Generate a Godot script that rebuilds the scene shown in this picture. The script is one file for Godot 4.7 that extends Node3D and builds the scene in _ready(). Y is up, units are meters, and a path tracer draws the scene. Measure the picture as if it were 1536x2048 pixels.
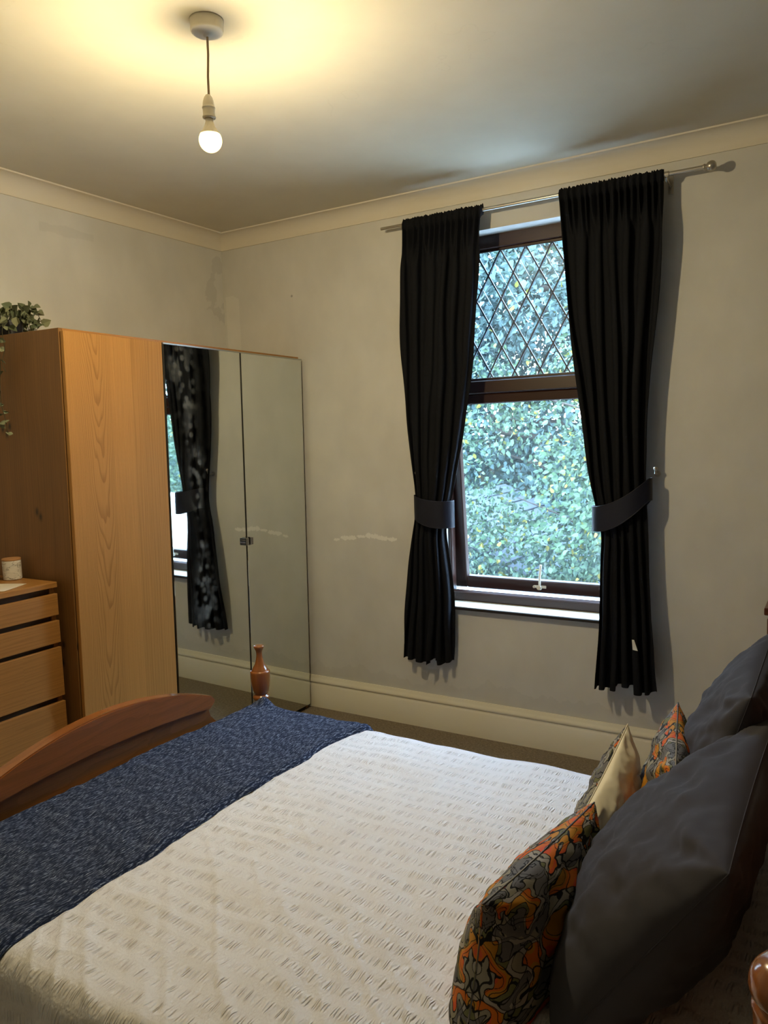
extends Node3D
# A bedroom corner: window with dark curtains, mirrored wardrobe, bed, bare bulb.
# World: x runs along the window wall from the corner, z from the window wall into the room, y up.

const CEIL := 2.735
var M := {}
var used := {}

func numbered(n: String) -> String:
	if not used.has(n):
		used[n] = 0
		return n
	used[n] += 1
	return "%s_%03d" % [n, used[n]]

# ---------------------------------------------------------------- scene tree helpers
func thing(called: String, label: String, category: String, at := Vector3.ZERO, group := "") -> Node3D:
	var o := Node3D.new()
	o.name = numbered(called)
	add_child(o, true)
	o.position = at
	tag(o, label, category, group)
	return o

func tag(o: Node, label: String, category: String, group := "") -> void:
	o.set_meta("label", label)
	o.set_meta("category", category)
	if group != "":
		o.set_meta("group", group)

func obj(called: String, st: SurfaceTool, m: Material, parent: Node = null) -> MeshInstance3D:
	var o := MeshInstance3D.new()
	o.name = called if parent else numbered(called)
	st.index()
	o.mesh = st.commit()
	o.material_override = m
	(parent if parent else self).add_child(o, true)
	return o

func share(called: String, mesh: Mesh, m: Material, parent: Node, t := Transform3D.IDENTITY) -> MeshInstance3D:
	var o := MeshInstance3D.new()
	o.name = called
	o.mesh = mesh
	o.material_override = m
	o.transform = t
	parent.add_child(o, true)
	return o

func struct(called: String, st: SurfaceTool, m: Material) -> MeshInstance3D:
	var o := obj(called, st, m)
	o.set_meta("kind", "structure")
	return o

# ---------------------------------------------------------------- shape helpers
func mb() -> SurfaceTool:
	var st := SurfaceTool.new()
	st.begin(Mesh.PRIMITIVE_TRIANGLES)
	return st

func tri(st: SurfaceTool, p: Array, n: Array, uv: Array, out: Vector3) -> void:
	var fn: Vector3 = (p[0] - p[2]).cross(p[0] - p[1])
	var order := [0, 1, 2] if fn.dot(out) >= 0.0 else [0, 2, 1]
	for k in order:
		st.set_normal(n[k])
		st.set_uv(uv[k])
		st.add_vertex(p[k])

func face(st: SurfaceTool, pts: Array, out: Vector3, grain := 1, uvo := Vector2.ZERO) -> void:
	# a flat convex polygon; texture coordinates in metres with v along the grain axis
	var a := out.abs()
	var ax := 0 if a.x >= a.y and a.x >= a.z else (1 if a.y >= a.z else 2)
	var vax := grain
	var uax := 3 - ax - grain
	if ax == grain:
		uax = (ax + 1) % 3
		vax = (ax + 2) % 3
	var uv := []
	for p in pts:
		uv.append(Vector2(p[uax], p[vax]) + uvo)
	for k in range(1, pts.size() - 1):
		tri(st, [pts[0], pts[k], pts[k + 1]], [out, out, out], [uv[0], uv[k], uv[k + 1]], out)

func box(st: SurfaceTool, a: Vector3, b: Vector3, bev := 0.002, grain := 1, uvo := Vector2.ZERO) -> void:
	var c := (a + b) * 0.5
	var h := (b - a).abs() * 0.5
	var e := minf(bev, minf(h.x, minf(h.y, h.z)) * 0.6)
	var pt := func(ax: int, s: Vector3) -> Vector3:
		var q := h - Vector3(e, e, e)
		q[ax] = h[ax]
		return c + q * s
	for ax in 3:
		var u := (ax + 1) % 3
		var w := (ax + 2) % 3
		for s in [-1.0, 1.0]:
			var o := Vector3.ZERO
			o[ax] = s
			var quad := []
			for k in [[-1, -1], [1, -1], [1, 1], [-1, 1]]:
				var sg := Vector3.ZERO
				sg[ax] = s
				sg[u] = k[0]
				sg[w] = k[1]
				quad.append((pt as Callable).call(ax, sg))
			face(st, quad, o, grain, uvo)
	if e <= 0.0:
		return
	for ax in 3:      # edges parallel to ax
		var u := (ax + 1) % 3
		var w := (ax + 2) % 3
		for su in [-1.0, 1.0]:
			for sw in [-1.0, 1.0]:
				var o := Vector3.ZERO
				o[u] = su
				o[w] = sw
				var quad := []
				for k in [[u, -1.0], [u, 1.0], [w, 1.0], [w, -1.0]]:
					var sg := o
					sg[ax] = k[1]
					quad.append((pt as Callable).call(k[0], sg))
				face(st, quad, o.normalized(), grain, uvo)
	for sx in [-1.0, 1.0]:
		for sy in [-1.0, 1.0]:
			for sz in [-1.0, 1.0]:
				var sg := Vector3(sx, sy, sz)
				face(st, [(pt as Callable).call(0, sg), (pt as Callable).call(1, sg), (pt as Callable).call(2, sg)], sg.normalized(), grain, uvo)

func grid(st: SurfaceTool, nu: int, nv: int, f: Callable, uvf: Callable, flip := false, wrap_u := false) -> void:
	# smooth sheet; f(u, v) -> Vector3 with u, v in 0..1
	var P := PackedVector3Array()
	var N := PackedVector3Array()
	var T := PackedVector2Array()
	for j in nv + 1:
		for i in nu + 1:
			P.append((f as Callable).call(float(i) / nu, float(j) / nv))
			T.append((uvf as Callable).call(float(i) / nu, float(j) / nv))
	var w := nu + 1
	for j in nv + 1:
		for i in nu + 1:
			var i0 := i - 1
			var i1 := i + 1
			if wrap_u:
				if i0 < 0: i0 = nu - 1
				if i1 > nu: i1 = 1
			else:
				i0 = maxi(i0, 0)
				i1 = mini(i1, nu)
			var du := P[j * w + i1] - P[j * w + i0]
			var dv := P[mini(j + 1, nv) * w + i] - P[maxi(j - 1, 0) * w + i]
			var n := dv.cross(du)
			if n.length() < 1e-12: n = Vector3.UP
			n = n.normalized()
			N.append(-n if flip else n)
	for j in nv:
		for i in nu:
			var a := j * w + i
			for q in [[a, a + 1, a + w + 1], [a, a + w + 1, a + w]]:
				var fn: Vector3 = (P[q[0]] - P[q[2]]).cross(P[q[0]] - P[q[1]])
				if fn.length_squared() < 1e-20:
					continue
				var av: Vector3 = N[q[0]] + N[q[1]] + N[q[2]]
				var o: Array = q if fn.dot(av) >= 0.0 else [q[0], q[2], q[1]]
				for k in o:
					st.set_normal(N[k])
					st.set_uv(T[k])
					st.add_vertex(P[k])

func lathe(st: SurfaceTool, prof: PackedVector2Array, at: Vector3, seg := 32, basis := Basis.IDENTITY) -> void:
	# profile points (radius, height); sharp where a point is repeated
	var pr := prof
	var flipped := pr[0].y > pr[pr.size() - 1].y
	var n := pr.size() - 1
	grid(st, seg, n,
		func(u, v):
			var p := pr[roundi(v * n)]
			var a: float = u * TAU
			return at + basis * Vector3(cos(a) * p.x, p.y, sin(a) * p.x),
		func(u, v): return Vector2(u * 0.25, pr[roundi(v * n)].y),
		flipped, true)

func smooth_prof(pts: PackedVector2Array, steps := 5) -> PackedVector2Array:
	var out := PackedVector2Array()
	for k in pts.size() - 1:
		var a := pts[maxi(k - 1, 0)]
		var d := pts[mini(k + 2, pts.size() - 1)]
		for s in steps:
			out.append(pts[k].cubic_interpolate(pts[k + 1], a, d, float(s) / steps))
	out.append(pts[pts.size() - 1])
	return out

func tube(st: SurfaceTool, pts: Array, r: float, seg := 10, r1 := -1.0) -> void:
	var n := pts.size() - 1
	var frames := []
	var up := Vector3.UP
	for k in n + 1:
		var d: Vector3 = (pts[mini(k + 1, n)] - pts[maxi(k - 1, 0)]).normalized()
		if absf(d.dot(up)) > 0.97:
			up = Vector3.RIGHT if absf(d.x) < 0.9 else Vector3.BACK
		var s := d.cross(up).normalized()
		var t := s.cross(d).normalized()
		up = t
		frames.append([s, t])
	var ra := func(v: float) -> float: return r if r1 < 0.0 else lerpf(r, r1, v)
	grid(st, seg, n,
		func(u, v):
			var k := roundi(v * n)
			var a: float = u * TAU
			return pts[k] + (frames[k][0] * cos(a) + frames[k][1] * sin(a)) * (ra as Callable).call(v),
		func(u, v): return Vector2(u * 0.1, v), false, true)
	for e in [0, n]:
		var o: Vector3 = (pts[e] - pts[1 if e == 0 else n - 1]).normalized()
		var rr: float = (ra as Callable).call(0.0 if e == 0 else 1.0)
		var ring := []
		for i in seg:
			var a := TAU * i / seg
			ring.append(pts[e] + (frames[e][0] * cos(a) + frames[e][1] * sin(a)) * rr)
		face(st, ring, o)

func prism(st: SurfaceTool, poly: PackedVector2Array, o: Vector3, ex: Vector3, ey: Vector3, ez: Vector3, grain := 1, soft := 0.0) -> void:
	# the outline poly (in ex, ey) swept along ez; soft: corners flatter than this angle are smooth
	var tris := Geometry2D.triangulate_polygon(poly)
	for s in [0.0, 1.0]:
		var out := ez.normalized() * (1.0 if s > 0.5 else -1.0)
		for k in range(0, tris.size(), 3):
			var p := []
			for q in 3:
				var v := poly[tris[k + q]]
				p.append(o + ex * v.x + ey * v.y + ez * s)
			face(st, p, out, grain)
	var area := 0.0
	var n := poly.size()
	for k in n:
		area += poly[k].cross(poly[(k + 1) % n])
	var sg := 1.0 if area > 0.0 else -1.0
	var en := []
	for k in n:
		var d := (poly[(k + 1) % n] - poly[k]).normalized()
		en.append(Vector2(d.y, -d.x) * sg)
	var run := 0.0
	for k in n:
		var a := poly[k]
		var b := poly[(k + 1) % n]
		var na: Vector2 = en[k]
		var nb: Vector2 = en[k]
		if soft > 0.0:
			var pv: Vector2 = en[(k + n - 1) % n]
			var nx: Vector2 = en[(k + 1) % n]
			if pv.dot(na) > cos(soft): na = (na + pv).normalized()
			if nx.dot(nb) > cos(soft): nb = (nb + nx).normalized()
		var A := o + ex * a.x + ey * a.y
		var B := o + ex * b.x + ey * b.y
		var NA := (ex * na.x + ey * na.y).normalized()
		var NB := (ex * nb.x + ey * nb.y).normalized()
		var L := a.distance_to(b)
		var w := ez.length()
		tri(st, [A, B, B + ez], [NA, NB, NB], [Vector2(0, run), Vector2(0, run + L), Vector2(w, run + L)], NA + NB)
		tri(st, [A, B + ez, A + ez], [NA, NB, NA], [Vector2(0, run), Vector2(w, run + L), Vector2(w, run)], NA + NB)
		run += L

# ---------------------------------------------------------------- materials
func noise(seed_: int, freq: float, oct := 3, type := FastNoiseLite.TYPE_SIMPLEX_SMOOTH) -> FastNoiseLite:
	var n := FastNoiseLite.new()
	n.seed = seed_
	n.noise_type = type
	n.frequency = freq
	n.fractal_octaves = oct
	if oct <= 1:
		n.fractal_type = FastNoiseLite.FRACTAL_NONE
	return n

func picture(w: int, h: int, f: Callable) -> ImageTexture:
	var im := Image.create(w, h, false, Image.FORMAT_RGB8)
	for y in h:
		for x in w:
			im.set_pixel(x, y, (f as Callable).call(x, y))
	return ImageTexture.create_from_image(im)

func mat(c: Color, rough := 0.6, metal := 0.0, spec := 0.5) -> StandardMaterial3D:
	var m := StandardMaterial3D.new()
	m.albedo_color = c
	m.roughness = rough
	m.metallic = metal
	m.metallic_specular = spec
	return m

func tex(t: Texture2D, rough := 0.6, scale := Vector3.ONE, offset := Vector3.ZERO, spec := 0.5) -> StandardMaterial3D:
	var m := mat(Color.WHITE, rough, 0.0, spec)
	m.albedo_texture = t
	m.uv1_scale = scale
	m.uv1_offset = offset
	return m

func relief(m: StandardMaterial3D, t: Texture2D, cm: float) -> void:
	m.heightmap_enabled = true
	m.heightmap_texture = t
	m.heightmap_scale = cm

func make_materials() -> void:
	var na := noise(11, 0.006, 4)
	var nb := noise(12, 0.02, 4)
	var nc := noise(13, 0.12, 3)
	# wall paint with filler smears, patches and roller mottling; the picture covers 3.4 m by 2.8 m
	var smears := [[0.797, 1.0, 0.03, 0.012], [0.84, 1.002, 0.035, 0.011], [0.9, 1.012, 0.03, 0.008], [0.95, 1.018, 0.02, 0.014], [0.99, 1.016, 0.035, 0.013], [1.04, 1.008, 0.04, 0.012], [1.1, 1.004, 0.03, 0.009], [0.74, 0.988, 0.02, 0.008]]
	M.wall_front = tex(picture(1024, 840, func(x, y):
		var X: float = x / 1024.0 * 3.4
		var Y: float = (1.0 - y / 840.0) * 2.8
		var t := 1.0 + 0.035 * na.get_noise_2d(x, y) + 0.02 * nb.get_noise_2d(x, y * 0.6)
		var c := Color(0.79, 0.785, 0.76)
		if X < 0.115 and X > 0.015 and Y < 2.395 - 0.5 * maxf(X - 0.07, 0.0):
			t += 0.035
		if Y < 0.26 + 0.07 * na.get_noise_2d(x * 2.0, 3.0) + 0.05 * nb.get_noise_2d(x * 1.3, y * 0.4):
			t -= 0.025
		if absf(X - 2.98) < 0.1 and absf(Y - 0.98) < 0.1: t += 0.012
		for s in smears:
			var dx: float = (X - s[0]) / s[2]
			var dy: float = (Y - s[1] + 0.006 * nc.get_noise_2d(x * 2.0, y)) / s[3]
			if dx * dx + dy * dy < 1.0 + 0.5 * nc.get_noise_2d(x, y): t = maxf(t, 1.12)
		if (Vector2(X, Y) - Vector2(0.50, 2.345)).length() < 0.006: t -= 0.25
		return Color(c.r * t, c.g * t, c.b * t)), 0.85, Vector3(1 / 3.4, -1 / 2.8, 1), Vector3(0, 1, 0), 0.3)
	M.wall_left = tex(picture(1024, 680, func(x, y):
		var Z: float = x / 1024.0 * 4.3
		var Y: float = (1.0 - y / 680.0) * 2.8
		var t := 1.0 + 0.04 * na.get_noise_2d(x + 500, y) + 0.025 * nb.get_noise_2d(x, y * 0.6 + 90)
		var d := (Vector2(Z, (Y - 2.42) * 0.7)).length() + 0.06 * nb.get_noise_2d(x * 2.0, y * 2.0)
		if d < 0.13 and d > 0.07: t -= 0.05
		if Z > 0.9 and Z < 1.2 and absf(Y - 2.56) < 0.02 + 0.03 * na.get_noise_2d(x * 2.0, 7.0): t -= 0.03
		return Color(0.79 * t, 0.785 * t, 0.76 * t)), 0.85, Vector3(1 / 4.3, -1 / 2.8, 1), Vector3(0, 1, 0), 0.3)
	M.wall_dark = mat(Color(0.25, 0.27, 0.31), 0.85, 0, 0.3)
	M.wall = mat(Color(0.79, 0.785, 0.76), 0.85, 0, 0.3)
	M.reveal = mat(Color(0.80, 0.79, 0.76), 0.7, 0, 0.4)
	M.ceiling = tex(picture(1024, 1024, func(x, y):
		var t := 1.0 + 0.02 * na.get_noise_2d(x, y + 300) + 0.012 * nb.get_noise_2d(x, y)
		var r := absf(na.get_noise_2d(x * 0.9 + 800, y * 0.9 + 77))
		if r < 0.004 and nb.get_noise_2d(x * 0.3, y * 0.3) > 0.2: t -= 0.02
		return Color(0.80 * t, 0.775 * t, 0.70 * t)), 0.85, Vector3(0.25, 0.25, 0.25), Vector3.ZERO, 0.3)
	var bumpy := picture(512, 512, func(x, y):
		var t := 0.5 + 0.35 * nb.get_noise_2d(x * 3.0, y * 3.0) + 0.15 * nc.get_noise_2d(x * 3.0, y * 3.0)
		return Color(t, t, t))
	for k in ["wall_front", "wall_left", "ceiling"]:
		relief(M[k], bumpy, 0.06)
	M.cove = mat(Color(0.84, 0.81, 0.74), 0.7, 0, 0.4)
	M.skirting = mat(Color(0.87, 0.85, 0.77), 0.28, 0, 0.5)
	# carpet
	var cp := noise(21, 0.35, 3)
	M.carpet = tex(picture(512, 512, func(x, y):
		var t := 0.47 + 0.22 * cp.get_noise_2d(x, y) + 0.07 * nc.get_noise_2d(x * 0.6, y * 0.6)
		return Color(t * 1.06, t * 0.97, t * 0.84)), 0.95, Vector3(1.6, 1.6, 1.6), Vector3.ZERO, 0.1)
	relief(M.carpet, M.carpet.albedo_texture, 0.5)
	# oak veneer: three boards, the right one with a cathedral figure; covers 0.5 m by 2 m
	var og := noise(31, 1.0, 3)
	var oak := func(u: float, v: float, fig: bool) -> Color:
		var w := og.get_noise_2d(u * 3.0, v * 1.6) * 0.02
		var pore := og.get_noise_2d(u * 150.0, v * 5.0)
		var tone := 0.0
		var line := 0.0
		if fig and u > 0.36:
			tone = 0.03 if u < 0.58 else -0.005
			var d := u - 0.73 + w + 0.03 * sin(v * 4.2)
			var f := d * d * 30.0 + v * 1.9 + og.get_noise_2d(u * 5.0, v * 3.0) * 0.16
			if absf(d) > 0.17: f = absf(d) * 10.2 - 0.867 + v * 1.9 + og.get_noise_2d(u * 5.0, v * 3.0) * 0.16
			var fr := f * 8.0 - floorf(f * 8.0)
			line = smoothstep(0.5, 0.95, fr) * (1.0 - smoothstep(0.95, 1.0, fr)) * (0.75 - absf(d) * 1.2)
		else:
			tone = -0.012 + 0.02 * og.get_noise_2d(u * 9.0, v * 0.5)
			var fr2 := (u + w * 0.6) * 38.0 + og.get_noise_2d(u * 9.0, v * 0.8)
			line = 0.35 * smoothstep(0.45, 0.95, fr2 - floorf(fr2))
		var b := 1.0 + tone + 0.07 * pore - 0.19 * line
		return Color(0.685 * b, 0.50 * b * (1.0 - 0.03 * line), 0.275 * b * (1.0 - 0.06 * line))
	M.oak_door = tex(picture(512, 1024, func(x, y): return (oak as Callable).call(x / 512.0, y / 1024.0, true)), 0.5, Vector3(2, -0.5, 1), Vector3(0, 1, 0), 0.28)
	M.oak = tex(picture(512, 512, func(x, y):
		var c: Color = (oak as Callable).call(x / 512.0, y / 512.0, false)
		return Color(c.r * 0.95, c.g * 0.92, c.b * 0.86)), 0.42, Vector3(1.7, 0.8, 1))
	var knots := [Vector2(0.22, 0.81), Vector2(0.27, 0.8), Vector2(0.31, 0.815), Vector2(0.62, 0.63), Vector2(0.58, 0.64), Vector2(0.36, 0.44), Vector2(0.8, 0.37), Vector2(0.78, 0.33), Vector2(0.52, 0.44)]
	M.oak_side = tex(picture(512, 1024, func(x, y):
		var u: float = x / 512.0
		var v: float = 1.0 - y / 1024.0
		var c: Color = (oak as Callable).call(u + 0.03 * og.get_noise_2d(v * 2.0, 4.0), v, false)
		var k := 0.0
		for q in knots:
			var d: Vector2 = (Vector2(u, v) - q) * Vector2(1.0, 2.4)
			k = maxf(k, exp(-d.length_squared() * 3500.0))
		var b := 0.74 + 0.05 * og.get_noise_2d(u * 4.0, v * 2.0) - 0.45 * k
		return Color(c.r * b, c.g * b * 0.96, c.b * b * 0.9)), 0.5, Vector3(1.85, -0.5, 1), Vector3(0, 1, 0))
	# varnished pine for the bed; covers 0.6 m by 0.6 m
	M.pine = tex(picture(512, 512, func(x, y):
		var u: float = x / 512.0
		var v: float = y / 512.0
		var k := 0.0
		var bend := 0.0
		for q in [Vector2(0.3, 0.2), Vector2(0.75, 0.62), Vector2(0.2, 0.85)]:
			var d: Vector2 = (Vector2(u, v) - q)
			k = maxf(k, exp(-(d * Vector2(1.3, 1.0)).length_squared() * 2600.0))
			bend += 0.03 * exp(-(d * Vector2(1.0, 0.6)).length_squared() * 160.0) * signf(d.x)
		var f := (u - bend) * 13.0 + og.get_noise_2d(u * 4.0, v * 1.2) * 1.1
		var fr := f - floorf(f)
		var b := 1.0 - 0.07 * smoothstep(0.4, 0.97, fr) + 0.06 * og.get_noise_2d(u * 120.0, v * 4.0) - 0.6 * k
		return Color(0.56 * b, 0.33 * b, 0.155 * b)), 0.22, Vector3(1.7, 1.7, 1))
	M.pine.clearcoat_enabled = true
	M.pine.clearcoat = 0.6
	M.pine.clearcoat_roughness = 0.12
	M.mahogany = tex(M.pine.albedo_texture, 0.35, Vector3(2, 2, 1))
	M.mahogany.albedo_color = Color(0.62, 0.5, 0.42)
	M.frame_wood = tex(M.oak.albedo_texture, 0.38, Vector3(2, 2, 1))
	M.frame_wood.albedo_color = Color(0.30, 0.20, 0.18)
	M.dark_edge = mat(Color(0.10, 0.085, 0.07), 0.6)
	M.sill_paint = mat(Color(0.86, 0.82, 0.73), 0.35)
	M.grip = mat(Color(0.34, 0.25, 0.16), 0.6)
	# mirror with breath and finger marks: the marks are a thin grey film over the silver
	var mr := noise(41, 0.03, 3)
	var mr2 := noise(42, 0.09, 1, FastNoiseLite.TYPE_CELLULAR)
	var filmed := func(x: int, y: int) -> float:
		var u: float = x / 256.0
		var v: float = y / 1024.0     # 0 top .. 1 bottom
		var a := 0.0
		for s in [[0.80, 0.05, 0.12, 0.05, 0.9], [0.74, 0.12, 0.09, 0.05, 0.9], [0.72, 0.20, 0.06, 0.04, 0.8], [0.66, 0.29, 0.08, 0.05, 1.0], [0.66, 0.36, 0.06, 0.03, 0.8], [0.62, 0.55, 0.09, 0.05, 1.0], [0.60, 0.62, 0.12, 0.06, 1.0], [0.62, 0.47, 0.05, 0.03, 0.7]]:
			var d := Vector2((u - s[0]) / s[2], (v - s[1]) / s[3])
			a = maxf(a, s[4] * exp(-d.length_squared()))
		var blot := smoothstep(0.0, 0.25, mr.get_noise_2d(x * 0.9 + 40.0, y * 0.35)) * 0.6 + smoothstep(-0.62, -0.8, mr2.get_noise_2d(x * 0.5, y * 0.5)) * 0.9
		return clampf(a * blot * 0.15, 0.0, 0.15)
	var film := picture(256, 1024, func(x, y):
		var a: float = 1.0 - (filmed as Callable).call(x, y)
		return Color(a, a, a))
	M.mirror = mat(Color(0.86, 0.88, 0.87), 0.02, 1.0)
	M.mirror_marked = mat(Color(0.86, 0.88, 0.87), 0.02, 1.0)
	M.mirror_marked.metallic_texture = film
	M.mirror_marked.uv1_scale = Vector3(2.0, -0.5, 1)
	M.mirror_marked.uv1_offset = Vector3(-1.0, 1, 0)
	M.alu = mat(Color(0.72, 0.72, 0.70), 0.35, 0.9)
	M.chrome = mat(Color(0.8, 0.8, 0.8), 0.12, 1.0)
	M.rod = mat(Color(0.72, 0.70, 0.66), 0.3, 0.85)
	M.plastic = mat(Color(0.86, 0.83, 0.76), 0.4)
	M.cord = mat(Color(0.55, 0.47, 0.36), 0.7)
	M.bulb_glass = mat(Color(1, 0.95, 0.85), 0.4)
	M.bulb_glass.emission_enabled = true
	M.bulb_glass.emission = Color(1.0, 0.86, 0.56)
	M.bulb_glass.emission_energy_multiplier = 3.0
	# window glass and lead
	M.glass = mat(Color(0.80, 0.90, 0.94, 0.06), 0.03)
	M.glass.transparency = BaseMaterial3D.TRANSPARENCY_ALPHA
	M.lead = mat(Color(0.27, 0.29, 0.33), 0.55, 0.4)
	# curtains
	var cu := picture(256, 256, func(x, y):
		var t := 0.5 + 0.25 * sin(x * 1.9) * sin(y * 1.9) + 0.25 * nc.get_noise_2d(x * 3.0, y)
		return Color(t, t, t))
	M.curtain = mat(Color(0.052, 0.06, 0.085), 0.8, 0, 0.3)
	M.curtain.uv1_scale = Vector3(8, 8, 1)
	relief(M.curtain, cu, 0.02)
	M.tieback = mat(Color(0.085, 0.095, 0.15), 0.5, 0, 0.4)
	M.label_cloth = mat(Color(0.85, 0.85, 0.82), 0.8)
	# bedspread: rows of puckers, 12 rows over 0.6 m
	var pk := noise(51, 0.02, 2)
	var pk2 := noise(52, 0.05, 3)
	var puck := picture(1024, 1024, func(x, y):
		var row: float = y / 1024.0 * 12.0 + 0.08 * sin(x / 1024.0 * TAU * 2.0)
		var id := floorf(row)
		var f := row - id
		var band := smoothstep(0.1, 0.32, f) * (1.0 - smoothstep(0.55, 0.8, f))
		var ph: float = x / 1024.0 * 30.0 + 3.7 * id + 2.2 * pk.get_noise_2d(x * 1.3, id * 40.0) + f * 0.9
		var amp := 0.55 + 0.6 * pk2.get_noise_2d(x * 0.6, id * 60.0)
		var h := 0.5 + band * clampf(amp, 0.1, 1.0) * 0.42 * sin(ph * TAU * 0.72) + 0.08 * pk2.get_noise_2d(x * 0.5, y * 0.5)
		h += 0.03 * smoothstep(0.42, 0.5, absf(f - 0.5)) + 0.10 * pk2.get_noise_2d(x * 2.2, y * 1.1)
		return Color(h, h, h))
	M.bedspread = mat(Color(0.86, 0.86, 0.87), 0.85, 0, 0.25)
	M.bedspread.uv1_scale = Vector3(1 / 0.6, 1 / 0.6, 1)
	relief(M.bedspread, puck, 0.5)
	M.mattress = mat(Color(0.8, 0.78, 0.74), 0.9)
	# heathered navy knit; covers 0.3 m
	var kn := noise(61, 1.0, 2)
	M.throw = tex(picture(768, 768, func(x, y):
		var a := kn.get_noise_2d(x * 0.13, y * 0.013)
		var b := kn.get_noise_2d(x * 0.30 + 400.0, y * 0.035)
		var t := clampf(0.30 + 0.95 * a + 0.6 * b, 0.0, 1.0)
		t = t * t
		return Color(lerpf(0.14, 0.64, t), lerpf(0.17, 0.69, t), lerpf(0.25, 0.78, t))), 0.95, Vector3(1 / 0.36, 1 / 0.36, 1), Vector3.ZERO, 0.15)
	relief(M.throw, M.throw.albedo_texture, 0.25)
	# pillows
	M.velvet = mat(Color(0.25, 0.25, 0.28), 0.8, 0, 0.25)
	M.velvet.rim_enabled = true
	M.velvet.rim = 0.2
	M.velvet_seam = mat(Color(0.24, 0.235, 0.25), 0.85)
	M.cream = mat(Color(0.88, 0.86, 0.79), 0.45, 0, 0.5)
	M.print = tex(print_picture(71, 0.0), 0.7, Vector3.ONE, Vector3.ZERO, 0.3)
	M.print_pale = tex(print_picture(76, 0.28), 0.7, Vector3.ONE, Vector3.ZERO, 0.3)
	M.print_seam = mat(Color(0.3, 0.28, 0.25), 0.8)
	# small things
	var mb_ := noise(81, 0.012, 4)
	M.marble = tex(picture(256, 256, func(x, y):
		var r := absf(mb_.get_noise_2d(x * 0.7, y * 1.6))
		var t := 0.84 - 0.3 * (1.0 - smoothstep(0.0, 0.06, r)) + 0.05 * nb.get_noise_2d(x, y)
		return Color(t, t * 0.985, t * 0.95)), 0.35, Vector3(4, 6, 1))
	M.cork = mat(Color(0.68, 0.5, 0.33), 0.7)
	M.tin = mat(Color(0.08, 0.085, 0.1), 0.3, 0.6)
	var pg := noise(82, 0.03, 2)
	M.leaflet = tex(picture(128, 96, func(x, y):
		var c := Color(0.90, 0.87, 0.82)
		if x > 70 and y > 14 and y < 84 and x < 120: c = Color(0.62, 0.5, 0.42).lerp(Color(0.85, 0.75, 0.68), 0.5 + 0.9 * pg.get_noise_2d(x, y))
		if x < 60 and y > 14 and y < 80 and y % 8 < 2: c = c.darkened(0.35)
		return c), 0.6)
	M.pot = mat(Color(0.10, 0.11, 0.16), 0.4)
	M.stem = mat(Color(0.22, 0.22, 0.14), 0.8)
	M.leaf_grey = mat(Color.WHITE, 0.7, 0, 0.3)
	M.leaf_grey.vertex_color_use_as_albedo = true
	# out of doors
	M.leaf = mat(Color.WHITE, 0.65, 0, 0.2)
	M.leaf.vertex_color_use_as_albedo = true
	M.leaf.backlight_enabled = true
	M.leaf.backlight = Color(0.3, 0.4, 0.25)
	M.bark = mat(Color(0.22, 0.19, 0.16), 0.9)
	M.felt = mat(Color(0.78, 0.79, 0.79), 0.9)
	M.roof_board = mat(Color(0.30, 0.32, 0.34), 0.9, 0, 0.1)
	M.render_white = mat(Color(0.88, 0.87, 0.84), 0.9)
	M.garden = mat(Color(0.22, 0.25, 0.16), 0.95)
	M.stone = mat(Color(0.70, 0.70, 0.68), 0.9)

func print_picture(sd: int, pale: float) -> ImageTexture:
	# an ink drawing of clouds, stems and slabs in grey, ochre and orange, outlined in black
	var region := noise(sd, 0.0075, 2)
	var region2 := noise(sd + 1, 0.010, 1)
	var cell := noise(sd + 2, 0.034, 1, FastNoiseLite.TYPE_CELLULAR)
	cell.cellular_return_type = FastNoiseLite.RETURN_DISTANCE
	var warp := noise(sd + 3, 0.01, 2)
	var thick := noise(sd + 4, 0.02, 2)
	return picture(640, 640, func(x, y):
		var w := warp.get_noise_2d(x, y)
		var scal := cell.get_noise_2d(x, y)
		var r := region.get_noise_2d(x + 30.0 * w, y - 30.0 * w) + 0.045 * (scal + 0.5)
		var q := region2.get_noise_2d(x, y)
		var paper := Color(0.60, 0.58, 0.53)
		var c := paper
		var ink := 0.0
		var lw := 0.03 + 0.014 * thick.get_noise_2d(x, y)
		if r > 0.16 - pale * 0.2 and r < 0.50:
			c = Color(0.40, 0.395, 0.39)                      # cloud bodies with scalloped curls
			if absf(scal + 0.30) < 0.045: ink = 1.0
		elif r < -0.21 - pale:
			c = Color(0.78, 0.41, 0.10) if q > -0.18 else Color(0.72, 0.50, 0.14)
			if q > 0.42: c = Color(0.8, 0.34, 0.17)
		elif q > 0.05:
			var s := sin((x * 0.16 + y * 0.03) + 5.0 * w)   # bundles of strokes
			if s > 0.82: ink = 0.9
			c = Color(0.55, 0.53, 0.46)
		elif q < -0.35:
			c = Color(0.42, 0.42, 0.28)
			if sin(y * 0.11 + 4.0 * w) > 0.86: ink = 0.9
		for t in [0.16 - pale * 0.2, -0.21 - pale]:
			if absf(r - t) < lw: ink = 1.0
		if absf(q - 0.05) < 0.028 or absf(q + 0.35) < 0.028: ink = maxf(ink, 0.85)
		return c.lerp(Color(0.06, 0.055, 0.06), ink))

# ---------------------------------------------------------------- parts of things, built in world coordinates
func part(called: String, st: SurfaceTool, m: Material, parent: Node3D) -> MeshInstance3D:
	var o := obj(called, st, m, parent)
	if parent.get_parent() == self:
		o.position = -parent.position if parent.transform.basis.is_equal_approx(Basis.IDENTITY) else Vector3.ZERO
	return o

func bx(a: Vector3, b: Vector3, bev := 0.002, grain := 1, uvo := Vector2.ZERO) -> SurfaceTool:
	var st := mb()
	box(st, a, b, bev, grain, uvo)
	return st

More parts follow.
